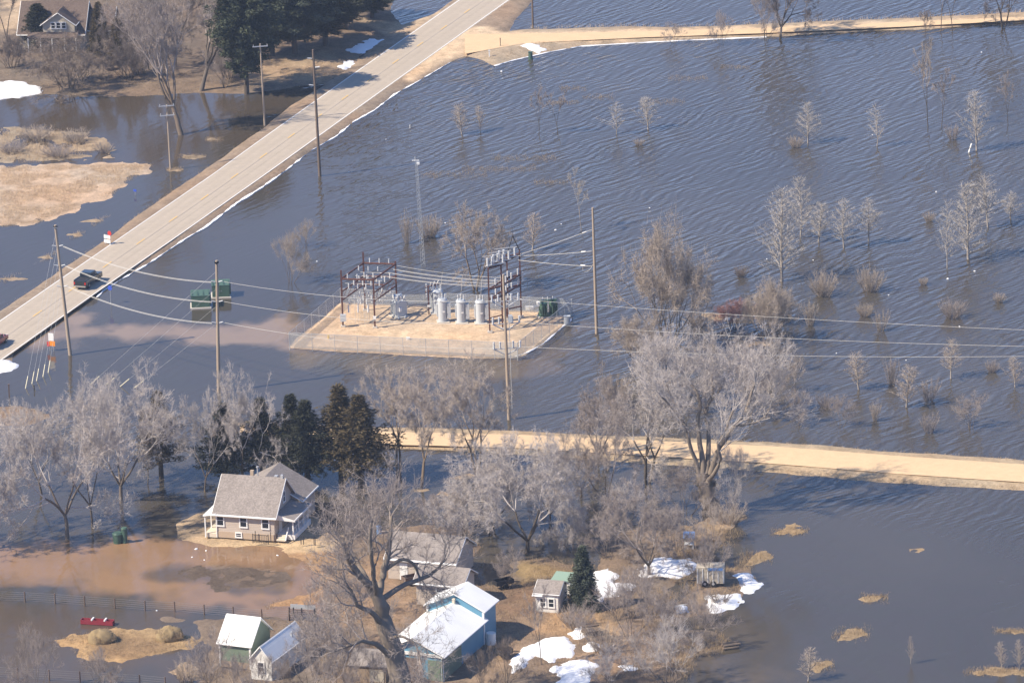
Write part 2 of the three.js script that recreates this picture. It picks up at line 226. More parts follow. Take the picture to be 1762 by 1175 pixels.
// ---- ribbons between two rows of surveyed points
function ribbon(A, B, ya, cross = 6, sub = 14, f = () => 0) {
  const pos = [], uv = [], idx = []; let s = 0, row = 0;
  for (let k = 0; k < A.length - 1; k++) for (let q = 0; q < sub + (k === A.length - 2 ? 1 : 0); q++, row++) {
    const a = A[k].clone().lerp(A[k + 1], q / sub), b = B[k].clone().lerp(B[k + 1], q / sub);
    if (row) s += a.distanceTo(ribbon.last); ribbon.last = a;
    for (let c = 0; c <= cross; c++) { const t = c / cross, p = a.clone().lerp(b, t); pos.push(p.x, ya + f(t, p), p.z); uv.push(p.x / 23, p.z / 23); }
    if (row) for (let c = 0; c < cross; c++) { const o = row * (cross + 1) + c, m = o - cross - 1; idx.push(m, o, m + 1, m + 1, o, o + 1); }
  }
  const g = new THREE.BufferGeometry(); g.setAttribute('position', new THREE.Float32BufferAttribute(pos, 3)); g.setAttribute('uv', new THREE.Float32BufferAttribute(uv, 2)); g.setIndex(idx); g.computeVertexNormals();
  const nn = g.attributes.normal; if (nn.getY(0) < 0) { for (let k = 0; k < idx.length; k += 3) [idx[k + 1], idx[k + 2]] = [idx[k + 2], idx[k + 1]]; g.setIndex(idx); g.computeVertexNormals(); }
  return g;
}
{
  const wide = (A, B, w) => A.map((a, k) => a.clone().addScaledVector(a.clone().sub(B[k]).setY(0).normalize(), w));
  const L = hwy.L, R = hwy.R, road = thing('highway', null, null); tag(road, null, null, null, 'structure');
  const at = noiseTex(512, (u, v) => 0.66 + 0.1 * (tfbm(u, v, 16, 4, 33) - 0.5) + 0.12 * (tnoise(u, v, 220, 12) - 0.5)); at.repeat.set(2, 2); const ab = grainBump.clone(); ab.repeat.set(3, 3);
  // asphalt: worn pale; the wheel tracks and tar lines are laid as their own strips
  mesh('asphalt', ribbon(wide(L, R, 0.35), wide(R, L, 0.35), 0.385, 8, 14, (t) => 0.05 * (1 - Math.abs(t - 0.5) * 2)), mat('asphalt', [0.68, 0.575, 0.455], 0.9, { map: at, bumpMap: ab, bumpScale: 0.003, specularIntensity: 0.2 }), road);
  const lane = (t0, t1, y) => ribbon(L.map((l, k) => l.clone().lerp(R[k], t0)), L.map((l, k) => l.clone().lerp(R[k], t1)), y, 1, 14, (t, p) => 0);
  const crown = (t) => 0.385 + 0.05 * (1 - Math.abs(t - 0.5) * 2);
  const wear = mat('worn_track', [0.655, 0.555, 0.44], 0.9, { map: at, specularIntensity: 0.2 }), paint = mat('road_paint', [0.74, 0.72, 0.68], 0.7), yel = mat('yellow_paint', [0.72, 0.46, 0.13], 0.7), tar = mat('tar', [0.22, 0.2, 0.19], 0.6);
  for (const t of [0.16, 0.36, 0.64, 0.84]) { const g = lane(t - 0.05, t + 0.05, crown(t) + 0.012); mesh('wheel_track', g, wear, road); }
  mesh('tar_seam', lane(0.515, 0.523, crown(0.5) + 0.012), tar, road);
  mesh('edge_line', lane(-0.012, 0.012, 0.404), paint, road); mesh('edge_line', lane(0.988, 1.012, 0.404), paint, road);
  // centre dashes: 3 m paint, 9 m gap
  const mid = L.map((l, k) => l.clone().lerp(R[k], 0.485)), total = mid.reduce((s, p, k) => s + (k ? p.distanceTo(mid[k - 1]) : 0), 0);
  const along = (s) => { for (let k = 1; k < mid.length; k++) { const d = mid[k].distanceTo(mid[k - 1]); if (s <= d) return mid[k - 1].clone().lerp(mid[k], s / d); s -= d; } return mid[mid.length - 1].clone(); };
  let s0 = 0; { let best = 1e9; const w = P(244, 416, 0.41); for (let s = 0; s < total; s += 0.1) { const d = along(s).distanceTo(w); if (d < best) { best = d; s0 = s; } } }
  for (let s = (s0 - 1.5) % 12.19; s < total - 3; s += 12.19) { const a = along(s), b = along(s + 3.05), n = b.clone().sub(a).normalize(), x = V3(-n.z, 0, n.x).multiplyScalar(0.09), y = 0.45; const g = poly3([a.clone().add(x), b.clone().add(x), b.clone().sub(x), a.clone().sub(x)].map((p) => [p.x, y, p.z]), [[0, 1, 2, 3]]); mesh('lane_dash', g, yel, road); }
  // gravel roads
  const gm = mat('gravel', [1.0, 0.715, 0.43], 0.95, { map: at, bumpMap: ab, bumpScale: 0.008, specularIntensity: 0.2 });
  const way = (name, top, bot, y) => tag(mesh(name, ribbon(top.map(([a, b]) => P(a, b, y)), bot.map(([a, b]) => P(a, b, y)), y - 0.02, 8, 24, (t, p) => 0.05 * Math.sin(t * Math.PI) - 0.03 + 0.06 * (fbm(p.x * 0.5, p.z * 0.5, 3) - 0.5)), gm), null, null, null, 'structure');
  way('gravel_road', [[375, 727], [626, 741], [890, 747], [1330, 767], [1567, 785], [1762, 798], [1950, 811]], [[375, 742], [626, 763], [890, 770], [1330, 797], [1567, 816], [1762, 829], [1950, 843]], 0.43);
  way('gravel_lane', [[800, 58], [900, 57], [1100, 53], [1300, 48], [1560, 37], [1762, 28], [1950, 16]], [[800, 92], [900, 74], [1100, 64], [1300, 57], [1560, 45], [1762, 34], [1950, 22]], 0.47);
}

// ---------------------------------------------------------------- plants
class GB {   // collects tapered tubes and slim blades
  constructor() { this.p = []; this.n = []; }
  tri(a, b, c) { const ux = b.x - a.x, uy = b.y - a.y, uz = b.z - a.z, vx = c.x - a.x, vy = c.y - a.y, vz = c.z - a.z; let x = uy * vz - uz * vy, y = uz * vx - ux * vz, z = ux * vy - uy * vx; const l = Math.hypot(x, y, z) || 1; x /= l; y /= l; z /= l; this.p.push(a.x, a.y, a.z, b.x, b.y, b.z, c.x, c.y, c.z); for (let k = 0; k < 3; k++) this.n.push(x, y, z); }
  tube(pts, rad, sides) {
    let prev = null; const t = V3(), u = V3(), v = V3();
    for (let i = 0; i < pts.length; i++) {
      t.copy(pts[Math.min(i + 1, pts.length - 1)]).sub(pts[Math.max(i - 1, 0)]).normalize();
      u.set(Math.abs(t.y) > 0.9 ? 1 : 0, Math.abs(t.y) > 0.9 ? 0 : 1, 0).cross(t).normalize(); v.copy(t).cross(u);
      const ring = []; for (let k = 0; k < sides; k++) { const a = k / sides * 6.2832, c = Math.cos(a), s = Math.sin(a), nx = u.x * c + v.x * s, ny = u.y * c + v.y * s, nz = u.z * c + v.z * s; ring.push([pts[i].x + nx * rad[i], pts[i].y + ny * rad[i], pts[i].z + nz * rad[i], nx, ny, nz]); }
      if (prev) for (let k = 0; k < sides; k++) { const a = prev[k], b = prev[(k + 1) % sides], c = ring[k], d = ring[(k + 1) % sides]; for (const q of [a, b, c, b, d, c]) { this.p.push(q[0], q[1], q[2]); this.n.push(q[3], q[4], q[5]); } }
      prev = ring;
    }
  }
  blade(p, d, len, w, side) { const s = side.clone().multiplyScalar(w / 2); this.tri(p.clone().sub(s), p.clone().add(s), p.clone().addScaledVector(d, len)); }
  get count() { return this.p.length / 9; }
  geo() { const g = new THREE.BufferGeometry(); g.setAttribute('position', new THREE.Float32BufferAttribute(this.p, 3)); g.setAttribute('normal', new THREE.Float32BufferAttribute(this.n, 3)); return g; }
}
const rdir = (r) => { const z = r() * 2 - 1, a = r() * 6.2832, q = Math.sqrt(1 - z * z); return V3(q * Math.cos(a), z, q * Math.sin(a)); };
function sprinkle(gb, ends, total, r, o) {   // fine twigs along the outer shoots
  let sum = 0; for (const e of ends) sum += e.w;
  for (const e of ends) {
    let c = total * e.w / sum; c = Math.floor(c) + (r() < c % 1 ? 1 : 0);
    for (let k = 0; k < c; k++) {
      const q = Math.pow(r(), 0.7) * (e.pts.length - 1.001), i = Math.floor(q), p = e.pts[i].clone().lerp(e.pts[i + 1], q - i), along = e.pts[i + 1].clone().sub(e.pts[i]).normalize();
      const d = along.multiplyScalar(o.along ?? 0.8).addScaledVector(rdir(r), o.fan ?? 0.75); d.y += o.up ?? 0.15; d.normalize();
      const len = o.twig * (0.5 + r()), w = o.tw * (0.6 + 0.8 * r());
      gb.blade(p, d, len, w, rdir(r).cross(d).normalize());
      if (r() < 0.6) { const m = p.clone().addScaledVector(d, len * (0.3 + 0.4 * r())), e2 = d.clone().addScaledVector(rdir(r), 0.7); e2.y += (o.up ?? 0.15); e2.normalize(); gb.blade(m, e2, len * 0.6, w * 0.8, rdir(r).cross(e2).normalize()); }
    }
  }
}
function limb(gb, ends, p, d, len, rad, lev, o, r) {
  const n = lev === 0 ? 5 : 4, pts = [p.clone()], rr = [rad], q = p.clone(), dd = d.clone(), tip = rad * (lev >= o.levels ? 0.35 : 0.72);
  for (let k = 1; k <= n; k++) { dd.addScaledVector(rdir(r), (o.wig ?? 0.16)); dd.y += (o.trop ?? 0.05) * (lev ? 1 : 0.3); dd.normalize(); q.addScaledVector(dd, len / n); pts.push(q.clone()); rr.push(lerp(rad, tip, k / n)); }
  (lev <= 1 ? gb.trunk : gb.crown).tube(pts, rr, lev === 0 ? 8 : lev === 1 ? 6 : lev === 2 ? 5 : lev === 3 ? 4 : 3);
  if (lev >= o.levels) { ends.push({ pts, w: 1 }); return; }
  if (lev >= o.levels - 2) ends.push({ pts, w: 0.4 });
  const kids = lev === 0 ? o.limbs : 2 + (r() < (o.third ?? 0.35) ? 1 : 0), a0 = r() * 6.28;
  const u = V3(1, 0, 0).cross(dd).normalize(), v = dd.clone().cross(u);
  for (let k = 0; k < kids; k++) {
    const a = a0 + k / kids * 6.28 + (r() - 0.5) * 0.9, sp = (lev === 0 ? o.open : o.spread) * (0.65 + 0.7 * r());
    const c = dd.clone().multiplyScalar(Math.cos(sp)).addScaledVector(u, Math.sin(sp) * Math.cos(a)).addScaledVector(v, Math.sin(sp) * Math.sin(a));
    limb(gb, ends, q, c.normalize(), len * (lev === 0 ? o.first : o.ratio) * (0.75 + 0.5 * r()), Math.max(0.015, tip * (kids > 2 ? 0.7 : 0.78)), lev + 1, o, r);
  }
  if (lev > 0 && r() < (o.side ?? 0.6)) { const i = 1 + Math.floor(r() * (n - 1)), c = dd.clone().addScaledVector(rdir(r), 0.9).normalize(); limb(gb, ends, pts[i], c, len * o.ratio * 0.8, Math.max(0.012, rr[i] * 0.5), Math.max(lev + 1, 2), o, r); }
}
function bareTree(seed, o) {   // a prototype: { trunk, crown } geometries, with its own height and width
  const r = rngOf(seed), gb = { trunk: new GB(), crown: new GB() }, ends = [];
  const stems = o.stems ?? 1;
  for (let s = 0; s < stems; s++) { const a = s / stems * 6.28 + r(), tilt = stems > 1 ? (o.tilt ?? 0.25) * (0.5 + r()) : 0.04; limb(gb, ends, V3(Math.cos(a) * tilt * 0.8, -0.9, Math.sin(a) * tilt * 0.8), V3(Math.cos(a) * tilt, 1, Math.sin(a) * tilt).normalize(), o.bole + 0.9, o.rad, 0, o, r); }
  sprinkle(gb.crown, ends, o.twigs, r, o);
  return finish(gb);
}
function finish(gb) {
  const trunk = gb.trunk.geo(), crown = gb.crown.geo(); let top = 0, wx = []; const p = gb.crown.p.length > gb.trunk.p.length * 0.2 ? gb.crown.p : gb.trunk.p;
  const ys = []; for (let k = 0; k < p.length; k += 9) { ys.push(p[k + 1]); wx.push(Math.hypot(p[k], p[k + 2])); }
  ys.sort((a, b) => a - b); wx.sort((a, b) => a - b); top = ys[Math.floor(ys.length * 0.992)];
  return { trunk, crown, h: top, w: 2 * wx[Math.floor(wx.length * 0.95)] };
}
function spire(seed, o) {   // young tree: one leader, rising side shoots
  const r = rngOf(seed), gb = { trunk: new GB(), crown: new GB() }, ends = [], pts = [], rr = [];
  const H = o.H; let x = 0, z = 0; for (let k = 0; k <= 8; k++) { pts.push(V3(x, lerp(-0.9, H, k / 8), z)); rr.push(lerp(o.rad, 0.012, k / 8)); x += (r() - 0.5) * 0.15; z += (r() - 0.5) * 0.15; }
  gb.trunk.tube(pts, rr, 6);
  for (let k = 0; k < o.n; k++) {
    const t = lerp(o.low ?? 0.18, 0.97, k / o.n), i = Math.min(7, Math.floor((t * H + 0.9) / (H + 0.9) * 8)), base = pts[i].clone().lerp(pts[i + 1], ((t * H + 0.9) / (H + 0.9) * 8) - i), a = k * 2.4 + r(), len = o.W * 0.6 * (o.env ? o.env(t) : Math.sin(Math.PI * Math.pow(1 - t, 0.8)) * 0.8 + 0.25) * (0.7 + 0.6 * r());
    const d = V3(Math.cos(a), o.rise * (0.7 + 0.6 * r()), Math.sin(a)).normalize(), q = [base.clone()], qr = []; const c = base.clone();
    for (let m = 0; m < 3; m++) { d.addScaledVector(rdir(r), 0.15); d.y += 0.1; d.normalize(); c.addScaledVector(d, len / 3); q.push(c.clone()); }
    for (let m = 0; m < 4; m++) qr.push(lerp(0.022, 0.006, m / 3)); gb.crown.tube(q, qr, 3); ends.push({ pts: q, w: len });
  }
  sprinkle(gb.crown, ends, o.twigs, r, { twig: o.twig ?? 0.5, tw: o.tw ?? 0.022, up: 0.3, fan: 0.7 });
  return finish(gb);
}
function bushel(seed, o) {   // shrub: many stems from one root
  const r = rngOf(seed), gb = { trunk: new GB(), crown: new GB() }, ends = [];
  for (let k = 0; k < o.stems; k++) {
    const a = r() * 6.28, t = o.open * Math.sqrt(r()), d = V3(Math.cos(a) * t, 1, Math.sin(a) * t).normalize(), p = V3(Math.cos(a) * 0.25 * o.W * r() * 0.6, -0.8, Math.sin(a) * 0.25 * o.W * r() * 0.6), q = [p.clone()], L = (o.H + 0.8) * (0.65 + 0.45 * r());
    for (let m = 0; m < 4; m++) { d.addScaledVector(rdir(r), 0.13); d.normalize(); p.addScaledVector(d, L / 4); q.push(p.clone()); }
    (k < o.stems * 0.4 ? gb.trunk : gb.crown).tube(q, [0.04, 0.034, 0.025, 0.016, 0.008].map((v) => v * (o.thick ?? 1)), 3); ends.push({ pts: q.slice(1), w: 1 });
  }
  sprinkle(gb.crown, ends, o.twigs, r, { twig: o.twig ?? 0.55, tw: o.tw ?? 0.02, up: 0.35, fan: 0.7 });
  return finish(gb);
}
function conifer(seed, o) {
  const r = rngOf(seed), gb = { trunk: new GB(), crown: new GB() }; const H = o.H, W = o.W;
  gb.trunk.tube([V3(0, -0.9, 0), V3(0.05, H * 0.5, 0), V3(0, H, 0)], [o.rad, o.rad * 0.6, 0.02], 7);
  for (let k = 0; k < o.n; k++) {
    const t = lerp(o.low, 1, Math.pow(k / o.n, 0.85)), a = k * 2.399 + r() * 0.6, e = (o.env ? o.env(t, o.low) : Math.pow(1 - (t - o.low) / (1 - o.low), 0.8)) * W / 2 * (0.62 + 0.5 * r()) + 0.12, y0 = t * H;
    const d = V3(Math.cos(a), (o.lift ?? 0.1) + (t - 0.6) * 0.7, Math.sin(a)).normalize(), end = V3(0, y0, 0).addScaledVector(d, e);
    gb.crown.tube([V3(0, y0, 0), end], [0.05, 0.012], 3);
    const c = Math.round(o.leaf * (0.3 + e / W * 2));
    for (let m = 0; m < c; m++) {
      const q = Math.pow(r(), 0.6), p = V3(0, y0, 0).lerp(end, q).addScaledVector(rdir(r), 0.16 + 0.2 * e * 0.5), dd = d.clone().addScaledVector(rdir(r), 1.0); dd.y += o.drop ?? -0.15; dd.normalize();
      gb.crown.blade(p, dd, o.size * (0.6 + 0.9 * r()), o.size * (0.3 + 0.3 * r()), rdir(r).cross(dd).normalize());
    }
  }
  return finish(gb);
}
const bark = (k, rgb) => mat(k, rgb, 0.95, { specularIntensity: 0.15 });
bark('bark_dark', [0.105, 0.085, 0.068]); bark('bark_grey', [0.165, 0.135, 0.112]); bark('bark_tan', [0.21, 0.16, 0.12]); bark('bark_pale', [0.36, 0.315, 0.275]);
bark('twig_frost', [0.52, 0.465, 0.43]); bark('twig_mauve', [0.36, 0.305, 0.275]); bark('twig_tan', [0.42, 0.35, 0.29]); bark('twig_blush', [0.48, 0.405, 0.345]); bark('bark_old', [0.25, 0.205, 0.165]); bark('twig_brown', [0.25, 0.20, 0.165]); bark('twig_pale', [0.46, 0.415, 0.37]); bark('twig_red', [0.34, 0.18, 0.155]); bark('twig_dark', [0.20, 0.165, 0.145]);
bark('needle_dark', [0.046, 0.048, 0.032]); bark('needle_cedar', [0.10, 0.078, 0.044]); bark('needle_blue', [0.085, 0.098, 0.07]); bark('needle_green', [0.068, 0.078, 0.048]);
const PR = {};
const big = { levels: 6, limbs: 4, open: 0.68, spread: 0.46, first: 1.45, ratio: 0.73, bole: 3.2, rad: 0.44, twigs: 25000, twig: 0.78, tw: 0.036, fan: 0.9, up: 0.05, trop: 0.03, side: 0.45, third: 0.22 };
PR.maple1 = bareTree(11, big); PR.maple2 = bareTree(23, { ...big, limbs: 3, open: 0.58, bole: 3.6 }); PR.maple3 = bareTree(37, { ...big, limbs: 5, open: 0.75, bole: 2.4 });
PR.vase1 = bareTree(41, { ...big, stems: 2, tilt: 0.22, bole: 4.6, rad: 0.34, limbs: 2, open: 0.4, first: 0.85, spread: 0.5, twigs: 18000, up: -0.05, twig: 0.75, levels: 5, tw: 0.036 }); PR.vase2 = bareTree(58, { ...big, stems: 3, tilt: 0.28, bole: 4.2, rad: 0.3, limbs: 2, open: 0.4, first: 0.85, spread: 0.5, twigs: 18000, up: -0.05, twig: 0.75, levels: 5, tw: 0.036 });
PR.upswept = bareTree(171, { ...big, limbs: 5, open: 0.42, spread: 0.36, bole: 5.6, rad: 0.66, first: 1.0, trop: 0.07, twigs: 22000 });
PR.willow1 = bareTree(61, { ...big, limbs: 4, open: 0.8, spread: 0.5, bole: 1.8, first: 1.7, trop: 0.02, twigs: 30000, up: -0.12, twig: 0.8, fan: 1.0, tw: 0.036 }); PR.willow2 = bareTree(77, { ...big, stems: 3, tilt: 0.5, limbs: 3, open: 0.6, bole: 2.2, rad: 0.25, first: 1.2, trop: 0.02, twigs: 24000, levels: 5, up: -0.05, twig: 0.8, fan: 1.0 });
PR.thin1 = bareTree(83, { ...big, levels: 4, limbs: 3, open: 0.35, spread: 0.38, bole: 3.5, rad: 0.19, first: 0.9, twigs: 5200, twig: 0.7, tw: 0.024, third: 0.15 }); PR.thin2 = bareTree(97, { ...big, levels: 4, limbs: 2, open: 0.3, spread: 0.42, bole: 2.6, rad: 0.18, first: 1.0, twigs: 4600, twig: 0.7, tw: 0.024, third: 0.2 });
const cone = (t) => Math.pow(1 - t, 0.75) * Math.min(1, 0.35 + t * 2.6) + 0.06;
PR.spire1 = spire(5, { H: 7, W: 3.2, rad: 0.085, n: 60, rise: 0.75, twigs: 1900, low: 0.12, env: cone, tw: 0.018, twig: 0.4 }); PR.spire2 = spire(9, { H: 7, W: 3.4, rad: 0.075, n: 46, rise: 1.2, twigs: 1500, low: 0.1, env: cone, tw: 0.018, twig: 0.45 }); PR.spire3 = spire(15, { H: 9, W: 3.8, rad: 0.1, n: 80, rise: 1.0, twigs: 2800, low: 0.08, env: cone, tw: 0.018, twig: 0.45 });
PR.spire4 = spire(29, { H: 7, W: 3.0, rad: 0.075, n: 44, rise: 0.95, twigs: 1500, low: 0.2, env: cone, tw: 0.018, twig: 0.45 }); PR.spire5 = spire(38, { H: 7, W: 3.4, rad: 0.08, n: 38, rise: 0.6, twigs: 1300, low: 0.14, env: (t) => cone(t) * (0.6 + 0.8 * hash(Math.floor(t * 9), 3)), tw: 0.018, twig: 0.5 });
PR.bush1 = bushel(3, { H: 2.6, W: 3.4, stems: 60, open: 0.75, twigs: 2600 }); PR.bush2 = bushel(8, { H: 3.4, W: 3, stems: 36, open: 0.5, twigs: 1800 }); PR.bush3 = bushel(21, { H: 5.5, W: 8, stems: 80, open: 0.95, twigs: 7000, twig: 0.9, tw: 0.03, thick: 1.6 });
PR.brush = bareTree(103, { ...big, stems: 5, tilt: 0.4, levels: 4, limbs: 2, open: 0.4, spread: 0.4, bole: 1.6, rad: 0.09, first: 1.0, twigs: 6500, twig: 0.85, tw: 0.022, up: 0.25 });
PR.thicket = bareTree(131, { ...big, stems: 10, tilt: 0.55, levels: 4, limbs: 2, open: 0.45, spread: 0.45, bole: 1.2, rad: 0.1, first: 1.0, twigs: 17000, twig: 0.75, tw: 0.024, up: 0.05, fan: 1.2, along: 0.5 });
PR.cedar1 = conifer(31, { H: 10, W: 6.4, rad: 0.24, n: 105, low: 0.14, leaf: 120, size: 0.26, lift: 0.35, env: (t, l) => { const q = (t - l) / (1 - l); return Math.pow(1 - q, 1.05) * Math.min(1, 0.6 + q * 3) * (0.5 + 0.85 * hash(Math.floor(t * 70), 7)); } }); PR.cedar2 = conifer(47, { H: 10, W: 5.4, rad: 0.22, n: 95, low: 0.18, leaf: 110, size: 0.26, lift: 0.45, env: (t, l) => Math.pow(1 - (t - l) / (1 - l), 1.1) * (0.5 + 0.85 * hash(Math.floor(t * 60), 4)) });
PR.spruce = conifer(53, { H: 8.5, W: 4.2, rad: 0.2, n: 170, low: 0.05, leaf: 120, size: 0.26, lift: 0.05 });
PR.pine = conifer(67, { H: 15, W: 8, rad: 0.3, n: 120, low: 0.2, leaf: 190, size: 0.42, lift: 0.2, drop: 0, env: (t, l) => Math.pow(Math.sin(Math.PI * (0.12 + 0.88 * Math.pow(1 - (t - l) / (1 - l), 0.8)) * 0.9), 0.8) * (0.75 + 0.4 * hash(Math.floor(t * 26), 9)) });

function plant(name, proto, x, y, top, wpx, mats, label, category, group, turn) {   // foot at a surveyed point, height and spread as surveyed
  const b = G(x, y), k = PR[proto], tip = V(x, top, b), H = Math.max(0.3, tip.y - Math.max(b.y, 0)), W = V(x + wpx / 2, y, b).x - V(x - wpx / 2, y, b).x;
  const t = thing(name, label, category, V3(b.x, Math.max(b.y, 0), b.z), turn ?? (x * 0.37 + y * 0.11) % 6.28, group);
  t.scale.set(W / k.w, H / k.h, W / k.w);
  mesh('trunk', k.trunk, M[mats[0]], t); mesh('crown', k.crown, M[mats[1]], t); return t;
}

